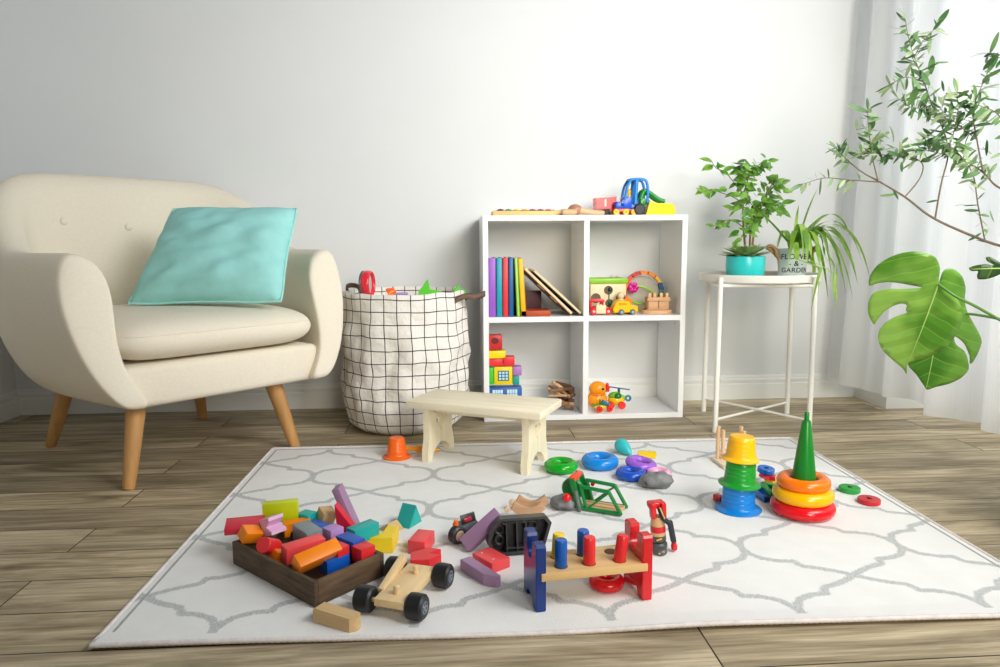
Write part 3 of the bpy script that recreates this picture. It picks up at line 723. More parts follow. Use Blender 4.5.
# ------------------------------------------------------------------ hammer bench
def hammer_bench():
    c = (gnd(541, 612, G0)+gnd(647, 600, G0))/2; d = gnd(647, 600, G0)-gnd(541, 612, G0); ang = math.degrees(math.atan2(d.y, d.x)); L = d.length
    t = thing('pounding_bench', 'wooden pounding bench with coloured pegs between a blue and a red end', 'toy', c, (0, 0, ang))
    W, H = .092, .122
    pr = [(0, 0), (.022, 0), (.028, .012), (.046, .018), (.064, .012), (.070, 0), (W, 0), (W, H-.004), (W-.004, H), (.064, H), (.061, H-.006)]
    pr += [(.046+.016*cos(a), H-.022-.016*sin(a)) for a in [pi*k/8 for k in range(0, 9)]]
    pr += [(.029, H-.008), (.026, H-.001), (.022, H), (.004, H), (0, H-.004)]
    for x, col, nm in ((-L/2, '#13357c', 'dark blue'), (L/2, '#d8222a', 'red')):
        o = B().prism(pr, .019, rot=(0, 0, 90), bev=.0012).obj('end_board', mat('gloss_'+nm.replace(' ', '_'), col, .25, noise=.05, nscale=20), t, loc=(x, 0, 0), smooth=30)
        o['label'] = nm+' end board'
    B().box((0, .043, .064), (L-.001, .092, .014), bev=.0012).obj('deck', wood('bench_beech', '#deb77c', .45, .12, (4, 50, 50), 1.5), t)
    for k, y in enumerate((.022, .061)):
        for i, x in enumerate(((-.0575, -.004, .054), (-.0535, -.003, .052))[k]):
            B().cyl(.0125, .0006, bev=.0001).obj('hole', mat('peg_hole', '#5a3d1e', .8, noise=.1), t, loc=(x, y, .0713))
    pegs = [(-.0575, .022, '#0f57ad', 'blue', .122, 0), (-.004, .022, '#e02a2f', 'red', .122, 0), (.054, .022, '#e02a2f', 'red', .119, 8), (-.0535, .061, '#f2cf17', 'yellow', .116, 4), (-.003, .061, '#0f57ad', 'blue', .119, 0)]
    for x, y, col, nm, top, tilt in pegs:
        h = .068
        o = B().lathe([(0, -h+.008), (.0105, -h+.008), (.0112, -h+.01), (.0112, -.003), (.0095, 0), (0, 0)], 24).obj('peg', paint('peg_'+nm, col, .3), t, loc=(x+.05*sin(R(tilt)), y, top), rot=(0, tilt, 0))
        o['label'] = nm+' peg'
hammer_bench()
RINGS = 'loose stacking rings'
def ring(col, hexc, px, py, Ro, r, z, rot, label, sz=1, group=RINGS, m=None):
    o = B().torus(Ro-r, r, sz=sz, n=56, k=18).obj('stacking_ring', m or plastic('ring_'+col, hexc), loc=gnd(px, py, z), rot=rot, smooth=180)
    return tag(o, label, 'toy ring', group)
ring('scarlet', '#d51a22', 606.5, 581, .034, .012, G0+.012, (0, 0, 0), 'red ring lying under the deck of the pounding bench')
tag(B().cyl(.008, .034, rot=(80, 0, 30), bev=.002).obj('wooden_peg', paint('peg_red', '#e02a2f'), loc=gnd(632, 580, G0+.0085+.002)), 'short red peg lying behind the red end of the pounding bench', 'peg')

# ------------------------------------------------------------------ stacking toys
ring('green', '#0aa11d', 561, 465.5, .0485, .0155, G0+.0155, (0, 0, 0), 'green ring lying on the rug by the bench leg')
ring('blue', '#0f86dd', 600, 461, .0545, .017, G0+.017, (0, 0, 0), 'bright blue ring lying on the rug, widest of the loose ones')
ring('navy', '#1750bd', 631, 473.5, .042, .0135, G0+.0135, (0, 0, 0), 'dark blue ring lying on the rug in front of the purple ring')
ring('purple', '#9b5fd0', 641, 463.5, .045, .0125, G0+.024, (3, 9, 0), 'purple ring tilted on the rim of the dark blue ring')
ring('pink', '#f0a9cd', 658.5, 473.5, .034, .012, G0+.012, (0, 0, 0), 'small pink ring lying behind the grey rock')
def egg():
    o = B().lathe([(0, -.024), (.010, -.022), (.019, -.014), (.0225, -.003), (.020, .012), (.013, .03), (.005, .044), (.0015, .048), (0, .0485)], 32).obj('toy_cone', plastic('aqua', '#2fb9bb', .35), loc=gnd(622, 446, .03), rot=(112, 0, 28), smooth=180)
    tag(o, 'turquoise cone top lying on the rug behind the rings', 'toy')
egg()
o = B(); o.prism([(-.026, -.010), (.026, -.010), (.027, .006), (.012, .008), (0, .006), (-.012, .008), (-.027, .006)], .024, bev=.002)
tag(o.obj('toy_part', plastic('yellow', '#f2cf0a'), loc=gnd(647, 454, G0+.010), rot=(0, 0, -12)), 'small yellow plastic toy piece lying behind the purple ring', 'toy')
import mathutils
def rock(c, sx, sy, sz, name, label, parent=None, seed=0, cat='toy', hole=None):
    b = B(); b.ball(1, seg=26)
    for v in b.bm.verts:
        n = v.co.normalized(); k = 1+.28*mathutils.noise.noise(n*1.7+Vector((seed, 3, 1)))+.1*mathutils.noise.noise(n*5+Vector((seed, 0, 0)))
        g = max(0, sin(n.x*9+seed))**3*.08
        q = n*(k-g); v.co = Vector((q.x*sx, q.y*sy, max(-.75, q.z)*sz))
    mm = mat('toy_rock', '#7a7c7c', .5, noise=.25, nscale=60, bump=.3, bscale=120)
    o = b.obj(name, mm, parent, loc=c, smooth=60)
    return o
ro = gnd(656, 489.5, 0); t = thing('toy_rock', 'grey plastic toy rock with a round socket in front of the pink ring', 'toy', (ro.x, ro.y, G0), (0, 0, -12))
rock((0, 0, .0185), .044, .026, .024, 'body', '', t, 2.3)
B().cyl(.0062, .004, rot=(90, 0, -25), bev=.001).obj('socket', mat('socket_dark', '#2a2b2c', .5), t, loc=(-.024, -.0225, .018))

def ring_stack():
    c = gnd(802, 512.8, G0)
    t = thing('stacking_cone', 'tall green toy cone standing inside three stacked rings', 'toy', c)
    B().lathe([(0, .002), (.028, .002), (.0285, .006), (.0262, .10), (.0105, .224), (.009, .228), (.0055, .228), (.0053, .246), (.004, .249), (0, .2495)], 40).obj('cone', plastic('green_cone', '#0c7d23', .3), t)
    for Ro, z, col, hx in ((.0745, .0175, 'red', '#df1420'), (.0700, .0495, 'yellow', '#fbb906'), (.0610, .079, 'orange', '#fd7a0a')):
        rr = .0172 if col != 'orange' else .0158
        o = B().torus(Ro-rr, rr, n=64, k=20, sz=.98).obj('stacking_ring', plastic('big_ring_'+col, hx, .18), loc=c+Vector((0, 0, z)), smooth=180)
        tag(o, {'red': 'large red ring at the bottom of the ring stack', 'yellow': 'large yellow ring in the middle of the ring stack', 'orange': 'orange ring on top of the ring stack'}[col], 'toy ring', 'rings stacked round the green cone')
ring_stack()
def cup(px, py, z, rb, rt_, rf, h, hx, label, loc=None, tilt=(0, 0, 0), group='nested stacking cups'):
    P = [(rf-.004, .002), (rf, .0), (rf+.001, .003), (rf-.001, .0050), (rb+.004, .0065), (rb+.0008, .010)]
    for k in range(4):
        a = k/4; z0 = .014+(h-.018)*a; r0 = rb+(rt_-rb)*a
        P += [(r0, z0), (r0-.0002, z0+(h-.018)/4-.003), (r0-.0010, z0+(h-.018)/4-.001)]
    P += [(rt_-.0005, h-.004), (rt_-.003, h), (0, h)]
    inn = [(max(0, r-.0022), max(.002, zz-.0022)) for r, zz in P[3:]]
    prof = P+[]; b = B(); b.lathe(P[::-1]+[(rb-.002, .010)]+[(rt_-.004, h-.003), (0, h-.003)], 56)
    o = b.obj('stacking_cup', plastic('cup_'+hx[1:], hx, .28), loc=loc or gnd(px, py, z), rot=tilt, smooth=40)
    return tag(o, label, 'toy cup', group)
c0 = gnd(738, 509, G0)
cup(0, 0, 0, .0395, .0375, .0545, .062, '#0b80d4', 'blue upturned cup at the bottom of the cup tower', c0)
cup(0, 0, 0, .0370, .0345, .0495, .060, '#12962c', 'green upturned cup in the middle of the cup tower', c0+Vector((.001, 0, .0625)), (0, 3, 0))
cup(0, 0, 0, .0345, .0305, .0435, .058, '#fdbd10', 'yellow upturned cup on top of the cup tower', c0+Vector((.001, 0, .1255)), (0, 2.5, 0))
cup(397, 457, G0, .030, .0235, .0425, .062, '#fb6a12', 'orange upturned toy bucket on the rug by the bench')
def tool():
    a = gnd(404, 448, .03); b_ = gnd(438, 450, .016)
    t = thing('toy_tool', 'yellow orange plastic toy tool lying behind the orange bucket', 'toy', (0, 0, 0))
    m = plastic('amber', '#f6a51d'); d = b_-a
    B().tube([a+d*q for q in (0, .05, .3, .36, .5, .62, .68)], [.004, .007, .007, .010, .011, .010, .006], 16).obj('handle', m, t)
    B().tube([a+d*q for q in (.66, .8, 1.05)], [.006, .006, .005], 12).obj('shaft', m, t)
tool()
for px, py, col, hx, lab in ((849.5, 489, 'green', '#159a35', 'small green disc with a centre hole at the rug edge'), (869, 500.5, 'red', '#c52129', 'small red disc with a centre hole on the rug')):
    o = B().lathe([(.006, -.006), (.025, -.006), (.0265, -.0045), (.0265, .0045), (.025, .006), (.006, .006), (.006, -.006)], 40).obj('toy_disc', paint('disc_'+col, hx), loc=gnd(px, py, G0+.006))
    tag(o, lab, 'toy', 'flat wooden discs')
    B().box((0, 0, 0), (.003, .010, .004)).obj('slot', mat('slot_dark', '#3a1c18', .7), o, loc=(0, .003, .0046))
def peg_stand():
    t = thing('peg_stand', 'pale wooden peg stand with short turned posts behind the cup tower', 'toy', gnd(725.5, 463, G0), (0, 0, -16))
    w = wood('peg_wood', '#e2bb90', .5, .1, (30, 30, 4), 2)
    B().prism([(-.040, .026), (.060, .036), (.040, -.040), (-.010, -.066)], .009, rot=(-90, 0, 0), bev=.001).obj('base_board', wood('peg_base', '#ead9b8', .5, .08), t, loc=(0, 0, .0045))
    for x, y, h in ((-.022, .014, .098), (-.008, .010, .088), (.044, .026, .098), (.050, .010, .088)):
        prof = [(0, 0), (.0062, 0)]
        n = 6
        for k in range(n): prof += [(.0062, h*(k+.12)/n), (.0052, h*(k+.5)/n), (.0062, h*(k+.88)/n)]
        prof += [(.005, h), (0, h)]
        B().lathe(prof, 20).obj('post', w, t, loc=(x, y, .009))
peg_stand()
def sorter():
    g = 'shape sorter pieces'
    c = gnd(768, 497, G0)
    t = thing('shape_tray', 'blue open toy frame on the rug between cups and ring stack', 'toy', c, (0, 0, 6))
    m = plastic('sorter_blue', '#1268c4'); b = B()
    for y in (-.03, .03): b.box((0, y, .008), (.062, .008, .016), bev=.001)
    for x in (-.027, .027): b.box((x, 0, .008), (.008, .060, .016), bev=.001)
    b.box((0, 0, .0015), (.055, .055, .003)); b.obj('frame', m, t)
    b = B()
    for i in range(3):
        a, d = R(90+120*i), R(210+120*i); p, q = Vector((.029*cos(a), .029*sin(a), 0)), Vector((.029*cos(d), .029*sin(d), 0))
        b.box((p+q)/2, ((q-p).length+.008, .011, .013), rot=(0, 0, math.degrees(math.atan2(q.y-p.y, q.x-p.x))), bev=.001)
    tag(b.obj('shape_piece', plastic('sorter_green', '#169a35'), loc=c+Vector((.006, -.012, .024)), rot=(9, -8, 30)), 'green triangle frame leaning on the blue open toy frame', 'toy', g)
    tag(B().box((0, 0, 0), (.034, .030, .020), bev=.002).obj('shape_piece', plastic('sorter_yellow', '#f3c114'), loc=gnd(773, 481.5, G0+.0105), rot=(0, 0, 14)), 'yellow toy block behind the green triangle frame', 'toy', g)
    tag(B().prism([(.023*(1 if k % 2 == 0 else .62)*cos(pi*k/5), .023*(1 if k % 2 == 0 else .62)*sin(pi*k/5)) for k in range(10)], .010, rot=(90, 0, 0), bev=.001).obj('shape_piece', plastic('sorter_red', '#d9262c'), loc=gnd(768, 476.5, G0+.0262), rot=(4, 2, 10)), 'red star shaped piece under the small blue ring', 'toy', g)
    tag(B().lathe([(.007, -.0065), (.021, -.0065), (.0225, -.005), (.0225, .005), (.021, .0065), (.007, .0065), (.007, -.0065)], 36).obj('toy_disc', plastic('sorter_blue', '#1268c4'), loc=gnd(766, 470, G0+.040), rot=(5, 4, 0)), 'small thick blue ring on top of the shape pieces', 'toy', g)
    tag(B().box((0, 0, 0), (.018, .026, .016), bev=.0015).obj('shape_piece', plastic('sorter_red', '#d9262c'), loc=gnd(719, 498, G0+.0085), rot=(0, 0, 20)), 'small red piece peeping out left of the cup tower', 'toy', g)
sorter()

# ------------------------------------------------------------------ toy train things
def bridge():
    t = thing('toy_bridge', 'green toy lifting bridge with red ball and grey rock footing', 'toy', gnd(602.8, 509.5, G0), (0, 0, -29))
    g = plastic('bridge_green', '#12813a', .3); wd = wood('track_wood', '#dcb486', .5, .1, (4, 40, 40), 1.5)
    B().box((0, 0, .007), (.100, .046, .006), bev=.0008).obj('deck', wd, t)
    for y in (-.011, .011): B().box((0, y, .0102), (.098, .005, .0008)).obj('groove', wood('track_groove', '#b98a5c', .6, .1), t)
    for y in (-.026, .026):
        A = [Vector((-.052, y, .006)), Vector((.052, y, .006)), Vector((.022, y, .056)), Vector((-.050, y, .060))]
        s = B()
        for p, q in ((0, 1), (1, 2), (2, 3)): s.tube([A[p], A[q]], .0048, 10)
        s.tube([Vector((-.030, y, .008)), Vector((.02, y, .052))], .0026, 8); s.tube([Vector((-.05, y, .060)), Vector((-.034, y, .008))], .0042, 10)
        for p in A: s.ball(.0044, loc=p, seg=10)
        s.obj('side_truss', g, t, smooth=60)
    for y in (-.032, .032):
        s = B(); s.prism([(-.012, 0), (.006, 0), (-.018, .072), (-.032, .072)], .006, bev=.001); s.obj('tower_post', g, t, loc=(-.045, y, .006))
    B().cyl(.028, .012, rot=(90, 0, 0), bev=.003, seg=36).obj('winding_wheel', g, t, loc=(-.078, .0, .042))
    B().box((-.070, 0, .076), (.018, .060, .010), bev=.002).obj('top_bar', plastic('bridge_red', '#ef4a1c'), t)
    r = rock((-.090, -.032, .0142), .034, .026, .018, 'rock_footing', '', t, 5.1)
    B().box((-.052, -.034, .026), (.007, .012, .052), rot=(0, -14, 0), bev=.002).obj('rock_post', mat('toy_rock', '#66696a'), t)
    B().ball(.0105, seg=20).obj('ball_knob', plastic('bridge_ball', '#e8141c', .2), t, loc=(-.077, -.045, .034), smooth=180)
    B().cyl(.005, .008, rot=(90, 0, 0)).obj('far_knob', plastic('bridge_ball', '#e8141c', .2), t, loc=(-.036, .031, .050))
bridge()
def crane():
    t = thing('toy_crane', 'wooden toy crane with red top and dark hanging arm behind the pounding bench', 'toy', gnd(659, 549, G0), (0, -4, 0))
    gr = mat('toy_dark_grey', '#55585a', .45, noise=.15, nscale=40)
    b = B(); b.cyl(.019, .016, loc=(0, .004, .008), bev=.004); b.cyl(.015, .012, loc=(-.004, -.022, .006), bev=.003); b.cyl(.017, .016, loc=(0, .004, .025), bev=.003); b.obj('base', gr, t)
    for x, y, z in ((-.002, -.0135, .027), (-.005, -.036, .008)): B().box((x, y, z), (.012, .001, .003), rot=(0, -14, 0)).obj('arrow_mark', plastic('mark_yellow', '#e3c23a'), t)
    B().lathe([(0, .033), (.0155, .033), (.016, .035), (.0145, .066), (.012, .074), (0, .074)], 28).obj('barrel', wood('crane_wood', '#d9b07d', .5, .1), t)
    B().lathe([(.0158, .041), (.0164, .0415), (.0158, .054), (.0152, .0545)], 28).obj('band', plastic('crane_red', '#d8222a'), t)
    b = B(); b.box((-.001, .006, .098), (.034, .022, .014), bev=.003); b.box((-.010, -.003, .088), (.012, .018, .034), bev=.003); b.box((.012, -.003, .088), (.011, .018, .034), bev=.003); b.obj('jib_head', plastic('crane_red', '#d8222a'), t)
    b = B(); b.tube([(.003, -.008, .094), (.008, -.014, .074), (.022, -.016, .060)], .0055, 10); b.box((.025, -.014, .043), (.011, .011, .048), rot=(0, -8, 0), bev=.002); b.obj('arm', mat('crane_arm', '#232c36', .4, noise=.1), t)
    B().tube([(.002, -.014, .098), (.010, -.019, .074)], .0014, 8).obj('cord', mat('crane_cord', '#e0b84c', .6), t)
    B().lathe([(0, -.008), (.006, -.008), (.007, .0), (.005, .008), (0, .008)], 16).obj('hook', plastic('crane_red', '#d8222a'), t, loc=(.029, -.014, .010))
crane()
def tray():
    t = thing('toy_truck_bed', 'black plastic toy truck underside lying on its edge behind the flat coral block', 'toy', gnd(518.5, 552, G0), (-8, 0, 5))
    m = mat('black_plastic', '#3a3b3d', .32, noise=.2, nscale=30)
    out = [(-.068, .026), (-.058, .008), (-.044, .0), (.040, .002), (.054, .014), (.070, .062), (.060, .076), (-.040, .076), (-.058, .058)]
    inn = [(x*.90, .039+(z-.039)*.86) for x, z in out]
    b = B(); n = len(out); y0, y1 = -.018, .014
    f0 = [b.bm.verts.new((x, y0, z)) for x, z in out]; f1 = [b.bm.verts.new((x, y0, z)) for x, z in inn]
    k1 = [b.bm.verts.new((x, y1-.003, z)) for x, z in inn]; k0 = [b.bm.verts.new((x, y1, z)) for x, z in out]
    fs = []
    for i in range(n):
        j = (i+1) % n
        for a, c in ((f0, f1), (f1, k1), (k0, f0)): fs.append(b.bm.faces.new((a[i], a[j], c[j], c[i])))
    fs += [b.bm.faces.new(k1), b.bm.faces.new(k0)]; bmesh.ops.recalc_face_normals(b.bm, faces=fs)
    b.obj('shell', m, t, smooth=30)
    r = B()
    for x in (-.026, -.004, .016): r.box((x, -.002, .038), (.003, .022, .066))
    r.box((-.005, -.001, .012), (.05, .02, .003)); r.box((0, -.001, .066), (.075, .02, .003)); r.obj('rib', m, t)
    for x, z in ((-.040, .028), (-.040, .05), (.035, .03), (.034, .055)): B().torus(.009, .0035, rot=(90, 0, 0), n=24, k=8).obj('wheel_well', m, t, loc=(x, .002, z))
    for x, z in ((-.030, .064), (.012, .066)): B().cyl(.0035, .004, rot=(90, 0, 0)).obj('screw', mat('grey_screw', '#8b8d8e', .3, .6), t, loc=(x, -.008, z))
tray()
def engine():
    t = thing('toy_locomotive', 'small black toy engine with orange lamp lying behind the leaning plum plank', 'toy', gnd(463, 541, G0), (0, 0, 20))
    m = mat('engine_black', '#26282b', .35, noise=.1)
    B().cyl(.020, .022, rot=(90, 0, 20), bev=.004).obj('wheel', m, t, loc=(-.016, -.006, .020))
    B().cyl(.012, .024, rot=(90, 0, 20), bev=.002).obj('wheel_disc', wood('engine_wood', '#a98673', .5, .1), t, loc=(-.016, -.007, .020))
    B().box((.012, .010, .022), (.050, .034, .034), rot=(0, -10, 0), bev=.003).obj('body', mat('engine_grey', '#5c6063', .4, noise=.1), t)
    b = B(); b.box((.014, .004, .048), (.034, .004, .022), rot=(-14, -8, 0), bev=.001); b.obj('windscreen', m, t)
    B().box((.012, -.0005, .048), (.018, .002, .009), rot=(-14, -8, 0), bev=.001).obj('red_panel', plastic('engine_red', '#b3253a'), t)
    B().lathe([(0, 0), (.006, 0), (.005, .012), (0, .013)], 16).obj('lamp', plastic('engine_orange', '#f4731c'), t, loc=(-.016, .0, .038))
    B().box((.010, .016, .003), (.046, .03, .005), bev=.001).obj('footplate', wood('engine_foot', '#c98a54', .5, .1), t)
engine()
def tracks():
    w = wood('track_beech', '#cda27c', .5, .12, (6, 40, 40), 1.5)
    def piece(Y_, px, py, rot, label, flip=1):
        b = B(); R1, R2 = .105, .080; n = 12; a0, a1 = R(-128), R(-52)
        P = [(R1*cos(a0+(a1-a0)*k/n), R1*sin(a0+(a1-a0)*k/n)) for k in range(n+1)]+[(R2*cos(a1+(a0-a1)*k/n), R2*sin(a1+(a0-a1)*k/n)) for k in range(n+1)]
        P = [(x*.62, (z+.105)*.95) for x, z in P]
        t = thing('toy_track', label, 'toy', gnd(px, py, G0), rot, 'wooden train track pieces')
        B().prism(P, .012, bev=.001).obj('rail_piece', w, t, loc=(0, 0, .0))
        e = P[0]
        k = B(); k.cyl(.0065, .011, rot=(90, 0, 0), loc=(e[0]-.010, 0, e[1]-.002)); k.box((e[0]-.002, 0, e[1]-.001), (.010, .006, .005)); k.obj('connector', wood('track_end', '#e3c2a0', .5, .1), t)
    piece(1.6, 528, 517, (0, 0, -6), 'curved wooden toy track standing on edge right behind the black tray')
    piece(1.6, 532, 510, (0, 0, -8), 'curved wooden toy track rising behind the nearer curved track')
tracks()
# ------------------------------------------------------------------ shelf: books
def book(cx0, cx1, col, hx, h, dpt, lean, label, group='upright books on the shelf', y=BY0+.012):
    w = cx1-cx0
    t = thing('book', label, 'book', ((cx0+cx1)/2, y, S1+(.0006 if lean else 0)), (0, lean, 0), group)
    m = mat('cover_'+col, hx, .4, noise=.04, nscale=30)
    b = B(); b.box((-w/2+.0012, dpt/2, h/2), (.0024, dpt, h), bev=.0005, seg=1); b.box((w/2-.0012, dpt/2, h/2), (.0024, dpt, h), bev=.0005, seg=1)
    b.box((0, .0012, h/2), (w, .0024, h), bev=.0009, seg=2)
    b.obj('cover', m, t, smooth=30)
    B().box((0, dpt/2+.0005, h/2+.000), (w-.005, dpt-.006, h-.008)).obj('page_block', mat('paper', '#efe6d2', .8, noise=.05, nscale=200), t)
    return t
xs = [(488.8, 496.2, 'purple', '#9a5cc6', 0), (496.7, 502.5, 'teal', '#15a0b5', 0), (503.0, 508.4, 'red', '#e8353f', 0), (508.9, 513.6, 'blue', '#175f9f', 0), (513.9, 517.0, 'light_green', '#a6e05a', -2.4), (517.4, 522.6, 'yellow', '#f9bd0b', -3.2)]
off = 0
for a, c, col, hx, ln in xs:
    A, Cc = at(a+(2.6 if ln else 0), 317, BY0+.012), at(c+(2.6 if ln else 0), 317, BY0+.012)
    if ln: off += .0022
    book(A.x+off, Cc.x+off, col, hx, .214-.001*abs(ln), .19, ln, col.replace('_', ' ')+' book standing upright on the left shelf'+('' if not ln else ', leaning a little'))
t = thing('book', 'terracotta book lying flat under the leaning boards on the left shelf', 'book', (.315, BY0+.012, S1))
B().box((0, .053, .0105), (.108, .106, .021), bev=.0015).obj('cover', mat('cover_terracotta', '#b5471d', .5, noise=.06), t)
B().box((.001, .0535, .0105), (.107, .1056, .015)).obj('page_block', mat('paper_old', '#a4522d', .8, noise=.05), t)
t = thing('book', 'dark plum upright panel added behind the leaning boards as stand-in for a board face', 'book', (.307, BY0+.135, S1), (0, 0, 0))  # added panel in place of the leaning board's dark face, not a real book
B().box((0, 0, .043), (.088, .003, .086), bev=.0006).obj('cover', mat('cover_plum', '#5a2a3c', .5, noise=.08), t)
B().box((0, .007, .043), (.084, .010, .082)).obj('page_block', mat('paper', '#efe6d2'), t)
B().box((0, .0135, .043), (.088, .003, .086), bev=.0006).obj('cover', mat('cover_plum', '#5a2a3c'), t)
for (x0, y0, x1, y1, lab, dark) in ((525.5, 270, 572.5, 315, 'wooden board with dark purple face leaning against the yellow book', 1), (535, 272.5, 581.5, 315, 'second wooden board leaning outermost, next to the shelf divider', 0)):
    p, q = at(x1, y1, BY0+.02), at(x0, y0, BY0+.02); v = q-p; L = v.length; ang = math.degrees(math.atan2(v.z, -v.x))
    t = thing('puzzle_board', lab, 'board', (p.x-.0065, BY0+.02, S1+.0035), (0, ang, 0), None)
    # local -x runs up along the board, thickness along z, depth y
    B().box((-L/2, .10, .0065), (L, .20, .0085), bev=.001).obj('board', wood('board_pale', '#ecd7ab', .5, .08), t)
    B().box((-L/2, .10, .0005), (L, .20, .0035), bev=.0005).obj('backing', mat('backing_%d' % dark, '#6b3a1d' if dark else '#241d18', .6, noise=.15), t)
    if dark:
        B().box((-L/2-.01, .10, -.0022), (L*.8, .17, .002)).obj('face_print', mat('dark_purple_print', '#4b2a3d', .5, noise=.1), t)
        for k in (.35, .62): B().box((-L*k, .012, -.0022), (.035, .02, .006), bev=.001).obj('puzzle_piece', mat('puzzle_tan', '#b07c3c', .5, noise=.2), t)

# ------------------------------------------------------------------ shelf: right upper compartment
def sp(x, y, Y): return at(x, y, Y)
def cube_toy():
    x0, x1 = at(589.5, 300, 2.72).x, at(624.5, 300, 2.72).x
    t = thing('activity_cube', 'pale wooden activity box with green lid and round holes on the shelf', 'toy', ((x0+x1)/2, 2.74, S1))
    W = x1-x0; H = .112
    w = wood('cube_wood', '#ecdcb2', .5, .08, (40, 40, 3), 1.5)
    B().box((0, 0, H/2), (W, .085, H), bev=.002).obj('body', w, t)
    B().box((0, -.0, H+.009), (W+.012, .10, .019), bev=.003).obj('lid', paint('lid_green', '#8cc71e'), t)
    for x, z, r in ((.0, .085, .017), (.004, .035, .016), (-.054, .055, .019), (.054, .055, .019)):
        if abs(x)+r > W/2: x = math.copysign(W/2-r-.001, x)
        B().lathe([(0, -.0005), (r, -.0005), (r, .0008), (0, .0008)], 28, rot=(90, 0, 0)).obj('hole', mat('cube_hole', '#6b5a44', .7, noise=.1), t, loc=(x, -.0428, z))
    B().tube([(.002, -.0445, .092), (.002, -.0445, .03)], .0022, 8).obj('rod', plastic('rod_green', '#1e7f63'), t)
    B().ball(.0085).obj('bead', plastic('bead_dark', '#25303a'), t, loc=(.006, -.045, .088), smooth=180)
    B().ball(.0075).obj('bead', plastic('bead_green', '#1f6e4e'), t, loc=(.006, -.045, .034), smooth=180)
    for x, y in ((.022, 0), (.046, .01)): B().ball(.007, sc=(1.2, 1, .7)).obj('bead', mat('bead_pink', '#d9bdbf', .4), t, loc=(x, y, H+.023), smooth=180)
cube_toy()
def red_car():
    t = thing('toy_car', 'red wooden toy car with a plain wood front at the left of the shelf', 'toy car', at(600.5, 316, 2.605), (0, 0, 0))
    t.location.z = S1; r = paint('car_red', '#e0242b', .3)
    B().box((-.004, .03, .018), (.062, .06, .022), bev=.003).obj('body', r, t)
    B().box((-.012, .03, .052), (.056, .05, .010), bev=.003).obj('roof', r, t)
    for x in (-.034, .010): B().box((x, .03, .038), (.006, .044, .02)).obj('roof_post', r, t)
    b = B(); b.box((.0, -.004, .021), (.036, .012, .030), bev=.001)
    for x in (-.012, 0, .012): b.box((x, -.004, .037), (.006, .011, .006), bev=.0006)
    b.obj('grille', wood('car_front', '#ecd9b0', .5, .06), t)
    for x in (-.026, .028):
        w = B().cyl(.013, .014, rot=(90, 0, 0), bev=.003).obj('wheel', r, t, loc=(x, -.002, .0135))
        B().cyl(.005, .002, rot=(90, 0, 0), bev=.0005).obj('hub', mat('hub_pink', '#f4c3c1', .4), w, loc=(0, -.0075, 0))
red_car()
def person_peg(px, Y, label):
    t = thing('peg_doll', label, 'toy', Vector((at(px, 310, Y).x, Y, S1)))
    B().lathe([(0, 0), (.018, 0), (.019, .02), (.015, .05), (.008, .058), (0, .06)], 28).obj('body', wood('doll_body', '#e3c79a', .5, .08), t)
    b = B(); b.cyl(.019, .014, bev=.004); b.obj('pink_band', paint('doll_pink', '#e9a6a8'), t, loc=(0, 0, .045))
    B().ball(.014).obj('head', paint('doll_head', '#e2cfa6'), t, loc=(0, 0, .068), smooth=180)
person_peg(620.5, 2.655, 'pale wooden peg figure with pink band beside the activity box')
def yellow_car():
    t = thing('toy_car', 'yellow plastic toy car with grey blue wheels on the right shelf', 'toy car', Vector((at(625.5, 315, 2.60).x, 2.60, S1)), (0, 0, 4))
    y = plastic('car_yellow', '#fbc40c', .3)
    b = B(); b.prism([(-.049, .008), (.044, .008), (.048, .016), (.046, .032), (.020, .035), (.014, .049), (-.024, .053), (-.036, .046), (-.046, .026)], .045, loc=(0, .02, 0), bev=.003); b.obj('body', y, t, smooth=50)
    b = B(); b.box((-.012, -.0030, .040), (.03, .001, .009)); b.obj('window', mat('car_window', '#d39a16', .3), t)
    for x in (-.017, .026):
        for yy in (-.003, .043):
            w = B().cyl(.0105, .011, rot=(90, 0, 0), bev=.002).obj('wheel', mat('wheel_grey', '#5c6a74', .5, noise=.05), t, loc=(x, yy, .0107))
            B().cyl(.005, .002, rot=(90, 0, 0), bev=.0005).obj('hub', mat('hub_grey', '#9fb0bb', .4), w, loc=(0, -.006 if yy < 0 else .006, 0))
    B().box((-.045, .02, .012), (.014, .04, .006), bev=.002).obj('bumper', mat('bumper_dark', '#413b2c', .5), t)
yellow_car()
